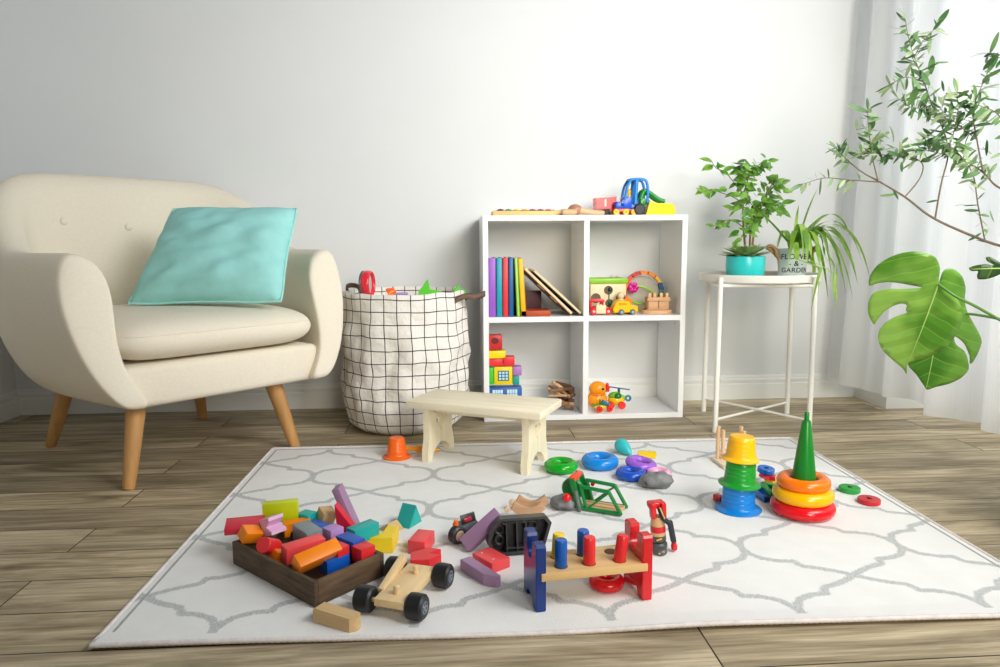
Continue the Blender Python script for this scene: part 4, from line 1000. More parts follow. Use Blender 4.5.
def bead_arch():
    c = Vector((at(643, 300, 2.75).x, 2.755, S1))
    t = thing('bead_arch', 'wooden rainbow bead arch with large clear disc behind the toy castle', 'toy', c, (0, 0, 0))
    B().lathe([(0, -.002), (.066, -.002), (.067, 0), (.066, .002), (0, .002)], 48, rot=(90, 0, 0)).obj('disc', mat('disc_grey', '#b9b5a5', .35, noise=.12, nscale=20), t, loc=(0, .014, .068))
    n = 9; colr = ['#d9352c', '#ef7a1b', '#e8422c', '#c8322a', '#ef7a1b', '#f08a1a', '#f2b617', '#23639c', '#2f9c3a']
    for k in range(n):
        a0, a1 = R(200-25*k), R(200-25*(k+1)+3); r1, r2 = .067, .081
        P = [(r2*cos(a0+(a1-a0)*q/5), .075+r2*sin(a0+(a1-a0)*q/5)) for q in range(6)]+[(r1*cos(a1+(a0-a1)*q/5), .075+r1*sin(a1+(a0-a1)*q/5)) for q in range(6)]
        B().prism(P, .024, bev=.0008).obj('arch_segment', paint('arch_'+colr[k][1:], colr[k]), t)
    B().tube(qbez((-.03, -.016, .098), (.02, -.022, .095), (.05, -.016, .055), 10), .0035, 8).obj('curved_wire', plastic('wire_lime', '#a6d42a'), t)
    b = B()
    for k in range(6): b.ball(.010, loc=(-.042+.012*cos(k*pi/3), -.016, .092+.012*sin(k*pi/3)), sc=(1, .5, 1), seg=12)
    b.obj('flower', plastic('magenta', '#d4168f'), t, smooth=180)
    B().box((0, .006, .004), (.15, .036, .008), bev=.002).obj('base', wood('arch_base', '#d8b184', .5, .1), t)
bead_arch()
def fan_toy():
    b = B(); b.prism([(-.016, .0), (.002, .0), (.012, .032), (-.012, .045), (-.022, .03)], .010, bev=.002)
    t = thing('toy_animal', 'orange and green toy standing between yellow car and castle', 'toy', Vector((at(632, 310, 2.66).x, 2.665, S1)))
    b.obj('body', plastic('toy_orange', '#f4871c'), t, loc=(-.01, 0, .018))
    B().tube([(0, 0, .045), (.022, 0, .036), (.048, 0, .034)], .005, 10).obj('tail', plastic('toy_leaf', '#8bbf2c'), t)
    B().box((-.004, 0, .009), (.04, .02, .018), bev=.003).obj('base', plastic('toy_base', '#e2a52a'), t)
fan_toy()
def castle():
    t = thing('toy_castle', 'small wooden toy castle with battlements on an oval board', 'toy', Vector((at(657.5, 315, 2.615).x, 2.63, S1)))
    w = wood('castle_wood', '#cf9f72', .5, .12, (4, 40, 40), 1.5); w2 = wood('castle_base', '#ddb182', .5, .1, (4, 40, 40), 1.5)
    b = B(); b.lathe([(0, 0), (.055, 0), (.058, .004), (.058, .010), (.055, .0145), (0, .0145)], 48, sy=.62); b.obj('base_board', w2, t, smooth=40)
    b = B(); b.box((0, 0, .031), (.082, .040, .032), bev=.0015); b.obj('wall_block', w, t)
    b = B(); b.box((.002, .0, .055), (.086, .044, .015), bev=.0015); b.obj('upper_block', w, t)
    for x in (-.032, -.013, .012, .033): B().box((x, -.012, .0705), (.011, .016, .016), bev=.001).obj('battlement', w2, t)
    for x in (-.038, .002): B().box((x, -.021, .036), (.003, .0022, .030)).obj('slot', mat('castle_slot', '#8e6a49', .6), t)
castle()

# ------------------------------------------------------------------ shelf: left lower compartment, block tower
def wb(x0, x1, y0, y1, hx, nm, label, Y=BY0+.035, dp=.045, name='toy_block', cat='block', extra=None, rot=0):
    A = at(x0, y1, Y); C2 = at(x1, y0, Y); A.x = max(A.x, BX0+BT+.0012); w, h = C2.x-A.x, C2.z-A.z
    o = B().box((0, 0, 0), (w-.0008, dp, h-.0008), bev=.0015).obj(name, paint('tower_'+nm, hx), loc=((A.x+C2.x)/2, Y+dp/2, (A.z+C2.z)/2), rot=(0, 0, rot))
    tag(o, label, cat, 'block tower on the lower shelf')
    if extra: extra(o, w, h, dp)
    return o
yb = 401.6
def two_windows(o, w, h, dp):
    for x in (-w*.24, w*.20):
        B().box((0, 0, 0), (w*.31, .0012, h*.42)).obj('window_print', mat('print_white', '#d9eef2', .4, noise=.02), o, loc=(x, -dp/2-.0002, h*.20))
        b = B()
        for k in (-1, 0, 1): b.box((k*w*.078, -.0004, 0), (.002, .0012, h*.42))
        for k in (-.5, .5): b.box((0, -.0004, k*h*.14), (w*.31, .0012, .002))
        b.obj('glazing_bar', mat('print_blue', '#5aa9d8', .4), o, loc=(x, -dp/2-.0006, h*.20), smooth=0)
def one_window(o, w, h, dp):
    B().box((0, 0, 0), (w*.60, .0012, h*.56)).obj('window_print', mat('print_frame', '#1f5d86', .4), o, loc=(0, -dp/2-.0002, 0))
    b = B()
    for i in range(3):
        for k in range(3): b.box(((i-1)*w*.18, 0, (k-1)*h*.165), (w*.13, .0012, h*.12))
    b.obj('pane_print', mat('print_pane', '#bfe6f2', .3), o, loc=(0, -dp/2-.0008, 0), smooth=0)
z0 = at(500, 408, BY0+.035)
bottom = wb(488.5, 522, 385, 412.5, '#1f5fae', 'blue', 'wide blue block with two printed windows at the bottom of the tower', extra=two_windows)
bottom.location.z = S0+bottom.dimensions.z/2 if bottom.dimensions.z > 0 else bottom.location.z
wb(488.2, 493.8, 367.5, 385, '#3fc127', 'green', 'green block at the left of the tower beside the yellow window block')
wb(494.2, 512.6, 366.6, 385, '#f2d70e', 'yellow', 'yellow block with a printed lattice window in the tower', extra=one_window)
wb(513, 519.4, 376, 385, '#1aa092', 'teal', 'small teal block right of the yellow window block')
wb(513, 521.8, 366.6, 375.8, '#b079c4', 'purple', 'small purple block on top of the teal block')
wb(488.2, 502.9, 359, 366.4, '#e8323a', 'red', 'red block on the left, third layer of the tower')
wb(503.3, 514.8, 356.8, 366.4, '#e8323a', 'red', 'red block on the right, third layer of the tower')
wb(488.2, 505.6, 350.6, 358.8, '#f2d70e', 'yellow', 'flat yellow block above the red blocks of the tower')
wb(488.2, 502.3, 335.2, 350.4, '#c4282b', 'darkred', 'dark red block with a round recess on top of the tower', extra=None)
tp_ = [o for o in COL.objects if o.get('label', '').startswith('dark red block')][0]
B().lathe([(0, -.0005), (.013, -.0005), (.013, .0003), (0, .0003)], 28, sx=1.1, sy=.9).obj('round_recess', mat('recess_dark', '#6e1216', .6), tp_, loc=(-.002, -.0227, .007), rot=(90, 0, 0))
def driftwood():
    t = thing('wood_bundle', 'bundle of brown bark and driftwood pieces standing by the shelf divider', 'wood', gnd(563, 409, S0)+Vector((0, 0, .004)))
    rnd = random.Random(4)
    mats = [wood('bark', '#8f6a48', .8, .35, (30, 30, 5), 3), wood('driftwood', '#cfa880', .7, .25, (30, 30, 5), 3), wood('bark_dark', '#6e4d35', .8, .3, (30, 30, 5), 3)]
    for k in range(22):
        low = k < 9
        a = Vector((rnd.uniform(-.012, .022), rnd.uniform(-.03, .03), rnd.uniform(.008, .03) if low else rnd.uniform(.052, .082)))
        d = Vector((-.030+rnd.uniform(-.012, .012), rnd.uniform(-.012, .012), rnd.uniform(-.004, .020) if not low else rnd.uniform(.0, .028)))
        ln = 1.0 if low else 1.45
        r = rnd.uniform(.005, .0085)
        P = [a-d*.5*ln, a+Vector((0, 0, rnd.uniform(-.002, .004))), a+d*.6*ln, a+d*1.0*ln]
        B().tube(smoothpath(P, 3), [r*q for q in (.8, .95, 1, 1.05, 1, 1, .95, .9, .85, .7)], 8).obj('bark_piece', mats[k % 3], t, loc=(0, 0, 0), smooth=50)
    for k in range(6):
        a = Vector((.018+rnd.uniform(-.008, .012), rnd.uniform(-.025, .02), .012+.011*k)); B().ball(.012, sc=(1.1, 1.3, .75)).obj('bark_piece', mats[k % 3], t, loc=a, smooth=180)
driftwood()

# ------------------------------------------------------------------ shelf: right lower compartment
def duck():
    t = thing('toy_duck', 'orange toy duck with red beak on the lower right shelf', 'toy', gnd(599, 408, S0), (0, 0, 0))
    m = plastic('duck_orange', '#fb9b10', .3)
    b = B(); b.ball(.031, loc=(-.006, 0, .076), sc=(1.1, .9, .95)); b.ball(.036, loc=(-.008, 0, .0345), sc=(1.1, .85, .95)); b.obj('body', m, t, smooth=180)
    for y in (-.0265,): B().ball(.0048, sc=(1, .5, 1.1)).obj('eye', mat('eye_black', '#15110f', .2), t, loc=(.009, y, .080), smooth=180)
    b = B(); b.ball(.011, loc=(.030, -.006, .082), sc=(1.2, 1, .6)); b.ball(.010, loc=(.029, -.006, .070), sc=(1.1, 1, .6)); b.ball(.008, loc=(.030, -.004, .091), sc=(.8, .8, 1.1)); b.obj('beak', plastic('beak_red', '#dd2230', .3), t, smooth=180)
    B().torus(.028, .003, sz=1.2).obj('collar', plastic('collar_amber', '#e88a12'), t, loc=(-.007, 0, .057), smooth=180)
duck()
def heli():
    t = thing('toy_helicopter', 'green and yellow toy helicopter with blue rotor behind the small plane', 'toy', gnd(616, 407.5, S0), (0, 0, -8))
    y = plastic('heli_yellow', '#f3c81d'); g = plastic('heli_green', '#79b82a'); dg = plastic('heli_dark', '#14713b')
    B().ball(.026, sc=(1.25, .75, .8)).obj('hull', y, t, loc=(0, 0, .030), smooth=180)
    B().ball(.022, sc=(1.2, .8, .75)).obj('canopy', g, t, loc=(-.004, 0, .046), smooth=180)
    B().ball(.012, sc=(1.3, 1, 1)).obj('cabin_window', dg, t, loc=(.004, -.010, .047), smooth=180)
    B().tube([(.02, 0, .040), (.040, 0, .040)], [.010, .006], 12).obj('tail_boom', g, t)
    b = B(); b.torus(.009, .004, rot=(90, 0, 0)); b.obj('tail_rotor', plastic('heli_teal', '#1b7d8c'), t, loc=(.045, -.004, .038), smooth=180)
    B().cyl(.005, .02).obj('mast', dg, t, loc=(.010, 0, .066))
    B().box((.010, 0, .0765), (.084, .008, .004), rot=(0, 8, 0), bev=.001).obj('rotor_blade', plastic('rotor_blue', '#22509c'), t)
    for x in (-.022, .020):
        B().cyl(.0145, .009, rot=(90, 0, 0), bev=.002).obj('wheel', plastic('wheel_red', '#e8322a'), t, loc=(x, -.024, .0146))
heli()
def plane():
    t = thing('toy_plane', 'small toy plane with green body, blue wing and red wheels in front', 'toy', gnd(602, 411.5, S0), (0, 0, 10))
    B().ball(.024, sc=(1.4, .5, .45)).obj('fuselage', plastic('plane_yellow', '#f0cf3a'), t, loc=(.0, 0, .019), smooth=180)
    B().box((-.006, -.002, .029), (.068, .018, .004), bev=.001).obj('wing', plastic('plane_green', '#3f9b36'), t)
    B().tube([(-.006, -.012, .042), (.020, -.016, .028)], [.0085, .0055], 12).obj('wing_strut', plastic('plane_blue', '#2477a3'), t)
    B().box((-.010, -.004, .038), (.004, .010, .018), bev=.001).obj('tail_fin', plastic('plane_green', '#3f9b36'), t)
    for x in (-.016, .025):
        w = B().cyl(.0125, .008, rot=(90, 0, 0), bev=.002).obj('wheel', plastic('wheel_red', '#e8322a'), t, loc=(x, -.015, .0126))
        B().cyl(.004, .002, rot=(90, 0, 0), bev=.0005).obj('hub', plastic('hub_red', '#b81d22'), w, loc=(0, -.0045, 0))
plane()

# ------------------------------------------------------------------ top of the bookcase
def xylophone():
    x0, x1 = at(492, 213, 2.64).x, at(572, 213, 2.64).x
    t = thing('xylophone', 'wooden toy xylophone with coloured bars on top of the bookcase', 'toy', ((x0+x1)/2, 2.66, ST))
    L = x1-x0; w = wood('xylo_frame', '#e3bd76', .5, .1, (4, 50, 50), 1.5)
    for s in (-1, 1): B().box((0, s*.036, .009), (L, .012, .018), rot=(0, 0, -s*5), bev=.002).obj('rail', w, t)
    for x in (-L*.47, L*.47): B().box((x, 0, .007), (.014, .06+.02*(x < 0), .012), bev=.001).obj('end_rail', w, t)
    cs = ['#3b2a63', '#1d8a55', '#e5c321', '#ef8a1f', '#9b2f37', '#8a2f4d', '#d8453b', '#e9e3d2', '#7d93a8']
    for k, c in enumerate(cs):
        x = -L*.40+L*.80*k/8
        bb = B().box((x, 0, .0205), (.021, .112-.005*k, .0045), bev=.001).obj('tone_bar', mat('bar_'+c[1:], c, .3, .3), t)
        for s in (-1, 1): B().ball(.0026, sc=(1, 1, .8)).obj('pin', mat('bar_'+c[1:], c), bb, loc=(x, s*(.045-.002*k), .0232), smooth=180)
xylophone()
def maraca(px0, px1, hx, label, Yd, rz, r, head_left=True):
    c = Vector((at(px0, 206, Yd).x, Yd, ST))
    t = thing('maraca', label, 'toy', c, (0, 0, rz))
    B().ball(r, sc=(1.25, 1, 1)).obj('head', mat('maraca_head', hx, .4, noise=.12, nscale=20), t, loc=(0, 0, r), smooth=180)
    L = at(px1, 206, Yd).x-c.x
    B().tube([(r*.9, 0, r*.95), (r*1.5, 0, r*.8), (L*.7, 0, .011), (L, 0, .0095)], [.015, .012, .0095, .009], 18).obj('handle', wood('maraca_handle', '#dcb88c', .5, .1), t)
maraca(575, 604, '#b27f63', 'wooden maraca with brown head lying on the bookcase beside the red trailer', 2.66, -3, .0215)
o = B().lathe([(0, -.028), (.008, -.027), (.011, -.02), (.011, .02), (.008, .027), (0, .028)], 24, rot=(0, 90, 0)).obj('wooden_shaker', wood('shaker', '#dcb284', .5, .1), loc=Vector((at(569, 212, 2.605).x, 2.605, ST+.0112)), rot=(0, 0, 12))
tag(o, 'small pale wooden shaker lying in front of the maraca on the bookcase', 'toy')
def trailer():
    t = thing('toy_trailer', 'red toy trailer with white stripe behind the blue tractor', 'toy', Vector((at(604, 213, 2.70).x, 2.70, ST)))
    B().prism([(-.038, .026), (.028, .024), (.040, .040), (.042, .070), (-.038, .066), (-.038, .03)], .055, bev=.002).obj('hopper', plastic('trailer_red', '#e8222c'), t, smooth=40)
    B().box((-.001, -.0283, .048), (.006, .001, .026)).obj('stripe', mat('stripe_white', '#f4e6e2', .4), t)
    B().tube([(.0, 0, .026), (.014, 0, .010), (.034, 0, .008)], .005, 8).obj('hitch', mat('hitch_black', '#26262b', .4), t)
    for y in (-.02, .02): B().cyl(.013, .010, rot=(90, 0, 0), bev=.003).obj('wheel', mat('tyre_black', '#222226', .5, noise=.1), t, loc=(.008, y, .0131))
trailer()
def tractor():
    t = thing('toy_tractor', 'blue toy tractor with green loader arms and a yellow bucket on the bookcase', 'toy', Vector((at(628, 214, 2.64).x, 2.65, ST)))
    bl = plastic('tractor_blue', '#1556d0', .3); lb = plastic('tractor_frame', '#1884d6', .3); g = plastic('loader_green', '#0f8a35', .3); rd = plastic('tractor_red', '#e0322e'); yl = plastic('tractor_yellow', '#fbc01a'); by = plastic('bucket_yellow', '#fbdf0c')
    B().box((-.008, 0, .018), (.095, .040, .016), bev=.003).obj('chassis', rd, t)
    b = B(); b.box((-.030, 0, .037), (.036, .044, .026), bev=.003); b.box((-.006, 0, .046), (.034, .050, .042), bev=.004); b.box((.02, 0, .032), (.035, .046, .022), bev=.003); b.obj('hood', bl, t)
    B().box((-.021, -.0232, .046), (.016, .002, .022), bev=.0005).obj('vent', plastic('tractor_navy', '#0c2c86'), t)
    for s in (-1, 1):
        P = smoothpath([(-.016, s*.024, .060), (-.010, s*.026, .096), (.000, s*.026, .120), (.014, s*.026, .130), (.05, s*.026, .130), (.062, s*.026, .122), (.068, s*.026, .098), (.068, s*.026, .045)], 5)
        b = B(); b.tube(P, .0052, 10); b.tube([(.026, s*.026, .128), (.022, s*.026, .04)], .0075, 10); b.obj('cab_frame', lb, t, smooth=60)
    B().box((.028, 0, .1305), (.056, .058, .007), bev=.003).obj('cab_roof', lb, t)
    B().lathe([(0, 0), (.007, 0), (.008, .012), (.006, .022), (.0075, .03), (.005, .038), (0, .040)], 20).obj('driver', yl, t, loc=(.006, 0, .058), smooth=60)
    for x in (-.048, -.012, .018):
        for y in (-.026, .026):
            w = B().cyl(.0115, .010, rot=(90, 0, 0), bev=.002).obj('small_wheel', yl, t, loc=(x, y, .0116))
            B().cyl(.004, .002, rot=(90, 0, 0), bev=.0005).obj('hub', plastic('hub_orange', '#f58f1b'), w, loc=(0, -.0055 if y < 0 else .0055, 0))
    for y in (-.028, .028):
        w = B().cyl(.021, .016, rot=(90, 0, 0), bev=.004).obj('large_wheel', mat('tyre_black', '#222226'), t, loc=(.038, y, .0212))
    for y in (-.020, .020):
        b = B(); b.tube(smoothpath([(.044, y, .058), (.056, y, .088), (.074, y, .084), (.108, y, .060), (.134, y, .050)], 4), .0078, 10); b.obj('loader_arm', g, t, smooth=60)
    B().box((.052, 0, .048), (.022, .05, .03), bev=.004).obj('loader_mount', g, t)
    b = B(); b.prism([(.062, .0), (.172, .0), (.170, .030), (.160, .042), (.095, .044), (.076, .054)], .066, bev=.002); b.obj('bucket', by, t, smooth=30)
tractor()

# ------------------------------------------------------------------ plants on the side table
SOIL = mat('soil', '#4a3626', .95, noise=.4, nscale=150, bump=.8, bscale=200)
def succulent():
    c = Vector((at(745, 270, 2.37).x, 2.37, TT))
    t = thing('succulent_plant', 'green rosette succulent in a turquoise bowl pot on the side table', 'plant', c)
    B().lathe([(0, 0), (.050, 0), (.054, .003), (.0605, .02), (.064, .045), (.064, .080), (.063, .083), (.061, .0825), (.0605, .068), (0, .066)], 56).obj('pot', mat('pot_turquoise', '#2cc6c4', .3, noise=.02), t, smooth=40)
    B().lathe([(0, .072), (.0607, .070), (.0605, .066)], 40).obj('soil', SOIL, t)
    rnd = random.Random(3); b = B()
    for ring_, (n, el, L, W) in enumerate(((16, 20, .092, .025), (14, 36, .084, .025), (11, 52, .070, .022), (8, 68, .056, .015), (5, 80, .040, .012))):
        for k in range(n):
            a = 2*pi*(k+.5*(ring_ % 2))/n+rnd.uniform(-.1, .1); e = R(el+rnd.uniform(-5, 5))
            d = Vector((cos(a)*cos(e), sin(a)*cos(e), sin(e))); nn = Vector((-cos(a)*sin(e), -sin(a)*sin(e), cos(e))); s = d.cross(nn)
            P = [Vector((0, 0, .074))+d*(L*q)+nn*(-.012*q*q+.0) for q in (0, .3, .65, .88, 1)]
            rows = []
            for q, w_ in zip(P, (.5, .85, 1, .6, .06)):
                h = .0032*w_
                rows.append([b.bm.verts.new(q+s*(W*.5*w_*x)+nn*(h*z)) for x, z in ((-1, .3), (0, -.9), (1, .3), (0, .05))])
            for r0, r1 in zip(rows, rows[1:]):
                for i in range(4): b.bm.faces.new((r0[i], r0[(i+1) % 4], r1[(i+1) % 4], r1[i]))
    bmesh.ops.recalc_face_normals(b.bm, faces=b.bm.faces[:])
    b.obj('rosette_leaves', leafmat('succulent_leaf', '#86ae70', '#bcd48e', .45, 30), t, smooth=60)
succulent()
def ficus():
    c = Vector((at(748, 262, 2.56).x, 2.565, TT))
    t = thing('weeping_fig', 'small leafy fig plant with thin brown stems behind the succulent', 'plant', c)
    B().lathe([(0, 0), (.040, 0), (.052, .070), (.054, .072), (.050, .073), (.048, .062), (0, .062)], 40).obj('pot', mat('pot_brown', '#8a5a41', .7, noise=.1), t)
    B().lathe([(0, .063), (.0485, .062), (.048, .06)], 32).obj('soil', SOIL, t)
    def rel(x, y, dy=0): return at(x, y, c.y+dy)-c
    st = [[(747, 262, 0), (744, 235, .0), (743, 205, .01), (746, 185, .02), (752, 170, .03)],
          [(750, 262, 0), (750, 240, -.01), (752, 225, -.01), (762, 205, -.03), (768, 190, -.05), (778, 178, -.06)],
          [(751, 262, .01), (753, 240, .01), (756, 222, .03), (764, 212, .05), (775, 203, .07), (781, 212, .08)],
          [(744, 228, 0), (736, 222, -.02), (728, 220, -.03), (714, 226, -.05)],
          [(743, 203, .01), (733, 197, .0), (722, 193, -.02), (712, 190, -.04), (700, 192, -.06)],
          [(744, 195, .02), (735, 184, .0), (725, 172, -.02), (716, 168, -.03), (711, 160, -.04)],
          [(746, 186, .02), (742, 176, .0), (740, 168, -.02), (745, 160, -.03)],
          [(752, 172, .03), (758, 166, .02), (764, 160, .0)],
          [(762, 206, -.03), (757, 214, -.06), (750, 222, -.08), (741, 238, -.09)]]
    rnd = random.Random(11); b = B(); lf = B()
    for si, s in enumerate(st):
        P = smoothpath([rel(*q) for q in s], 6); n = len(P)
        r0 = .0042 if si < 3 else .0016
        b.tube(P, [r0*(1-.7*i/n)+.0004 for i in range(n)], 7)
        dense = 2 if si in (0, 1, 2, 6, 7, 8) else 1
        for i in range(n):
            if si < 3 and i < n*.42: continue
            if si >= 3 and si in (3, 4, 5) and i < n*.5: continue
            for _ in range(dense):
                q = P[i]+Vector((rnd.gauss(0, .009), rnd.gauss(0, .012), rnd.gauss(0, .008)))*(1 if dense == 2 else .35)
                a = rnd.uniform(0, 2*pi); d = Vector((cos(a), sin(a)*.6, rnd.uniform(-.9, .6)))
                L = rnd.uniform(.030, .048); lf.leaf(q, d, (rnd.uniform(-.5, .5), rnd.uniform(-1.3, -.4), .8), L, L*.50, rnd.uniform(.0, .22), 6)
    for _ in range(58):       # fill of the crown
        a, e, r = rnd.uniform(0, 2*pi), rnd.uniform(-1, 1), rnd.uniform(.3, 1)
        q = rel(758, 196)+Vector((.088*r*cos(a), .08*r*sin(a), .085*e*(1.05-r*.45)))
        d = Vector((cos(a), sin(a)*.6, rnd.uniform(-.9, .5)))
        L = rnd.uniform(.032, .050); lf.leaf(q, d, (rnd.uniform(-.5, .5), rnd.uniform(-1.3, -.4), .8), L, L*.52, rnd.uniform(.0, .22), 6)
    b.obj('stems', wood('fig_stem', '#8f6a54', .7, .2, (30, 30, 6), 3), t, smooth=60)
    lf.obj('leaves', leafmat('fig_leaf', '#468527', '#8cbf4e', .35, 25), t, smooth=180)
ficus()
def spider():
    c = Vector((at(794, 268, 2.44).x, 2.455, TT))
    t = thing('spider_plant', 'spider plant with long arching striped leaves in a metal bucket reading FLOWER & GARDEN', 'plant', c)
    zinc = mat('zinc', '#dde6e6', .42, .1, noise=.08, nscale=25)
    h = .106
    prof = [(0, .001), (.042, .001), (.043, 0), (.044, .004), (.0565, h-.004), (.0585, h-.002), (.0585, h+.001), (.056, h+.001), (.0545, h-.006), (.05, .06), (0, .06)]
    B().lathe(prof, 56, sx=1.0, sy=.82).obj('bucket', zinc, t, smooth=40)
    B().lathe([(0, .096), (.053, .094), (.0525, .088)], 40, sy=.82).obj('soil', SOIL, t)
    rp = mat('jute_rope', '#a68358', .9, noise=.35, nscale=120, bump=1, bscale=300)
    for s in (-1, 1):
        P = smoothpath([(s*.054, -.010, .070), (s*.062, -.012, .084), (s*.074, -.016, .108), (s*.090, -.018, .116), (s*.098, -.012, .110), (s*.075, -.004, .098), (s*.056, .004, .080)], 5)
        if s > 0: P = [Vector((q.x*.86, q.y, q.z*.95)) for q in P]
        B().tube(P, [.006+.0008*(k % 2) for k in range(len(P))], 8).obj('rope_handle', rp, t, smooth=180)
        B().cyl(.006, .004, rot=(0, 90, 0)).obj('eyelet', zinc, t, loc=(s*.0535, -.004, .080))
    # stamped lettering bent round the bucket wall
    ink = mat('black_ink', '#20262b', .5, noise=.05)
    for txt, size, z in (('FLOWER', .0265, .078), ('- & -', .0255, .054), ('GARDEN', .0235, .031)):
        cv = bpy.data.curves.new('lettering', 'FONT'); cv.body = txt; cv.size = size; cv.align_x = 'CENTER'; cv.align_y = 'CENTER'; cv.extrude = .0004; cv.offset = .0002; cv.space_character = 1.05
        tmp = bpy.data.objects.new('lettering', cv); COL.objects.link(tmp); dg = bpy.context.evaluated_depsgraph_get()
        me = bpy.data.meshes.new_from_object(tmp.evaluated_get(dg)); bpy.data.objects.remove(tmp)
        for v in me.vertices:
            zz = z+v.co.y; r = .044+(.0565-.044)*(zz-.004)/(h-.008)+.0006
            a = v.co.x/(r*.93)-.10; v.co = (r*sin(a), -r*.82*cos(a)-(v.co.z+.0002), zz)
        me.materials.clear(); me.materials.append(ink)
        o = bpy.data.objects.new('lettering', me); COL.objects.link(o); o.parent = t
    # blades: (tip px, tip py, apex height, depth offset)
    rnd = random.Random(5); g = B(); g2 = B()
    base = Vector((.006, -.004, .096))
    tips = [(741, 196, -.02, .5), (818, 188, .0, .9), (799, 205, .02, .8), (788, 270, -.09, .19), (807, 282, -.12, .2), (803, 262, -.1, .21), (822, 305, -.10, .22), (835, 308, -.05, .21), (834, 290, -.1, .22), (846, 295, .0, .2), (853, 300, .03, .19), (858, 285, .05, .2), (862, 262, .0, .24), (870, 278, -.02, .24),
            (855, 272, .04, .21), (848, 258, .06, .2), (864, 298, -.12, .16), (826, 268, -.06, .22), (795, 310, -.16, .14), (806, 316, .06, .16), (828, 299, .08, .17), (815, 298, .1, .16), (775, 258, .06, .18), (843, 243, -.1, .22), (850, 236, .1, .24), (838, 309, -.09, .2), (820, 290, -.06, .2), (812, 290, -.1, .2), (842, 280, -.03, .22), (831, 272, .05, .23)]
    for k, (x, y, dy, ap) in enumerate(tips):
        tip = at(x, y, c.y+dy)-c
        mid = base.lerp(tip, .42)
        if k < 3:
            ctl = base.lerp(tip, .5)+Vector((.01*(1 if k == 0 else -1), 0, .02)); w0 = .0078
        else:
            ctl = Vector((base.x+(tip.x-base.x)*.62, base.y+(tip.y-base.y)*.6-.02*(dy < 0), ap+.085+rnd.uniform(-.01, .02))); w0 = rnd.uniform(.0105, .0150)
        st_ = base+Vector((rnd.uniform(-.02, .02), rnd.uniform(-.015, .015), 0))
        P = qbez(st_, ctl, tip, 14); S = []; W_ = []
        for q in P[3:]:                       # hang clear of the tray
            w_ = q+c-TC; rad = math.hypot(w_.x, w_.y)
            if w_.z < TT+.05 and rad > .15 and rad < .25: w_ = Vector((w_.x*.25/rad, w_.y*.25/rad, w_.z)); q.x, q.y = (w_+TC-c).x, (w_+TC-c).y
            elif rad <= .15 and w_.z < TT+.018: q.z = TT+.018-c.z
        for i, q in enumerate(P):
            d = (P[min(i+1, 14)]-P[max(i-1, 0)]).normalized(); sd = d.cross(Vector((0, 0, 1)))
            if sd.length < .2: sd = d.cross(Vector((0, -1, 0)))
            sd = (sd.normalized()+Vector((.35, -.1, .0))*(.4 if k % 2 else -.4)).normalized(); S.append(sd)
            f = i/14; W_.append(w0*min(1, .55+2*f)*(1-f**2.6)+.0003)
        (g if k % 4 else g2).strip(P, S, W_)
    lm = leafmat('spider_leaf', '#86b83e', '#b3d766', .4, 18); lm2 = leafmat('spider_leaf_dark', '#6ca236', '#94c253', .4, 18)
    g.obj('blades', lm, t, smooth=180); g2.obj('blades', lm2, t, smooth=180)
spider()

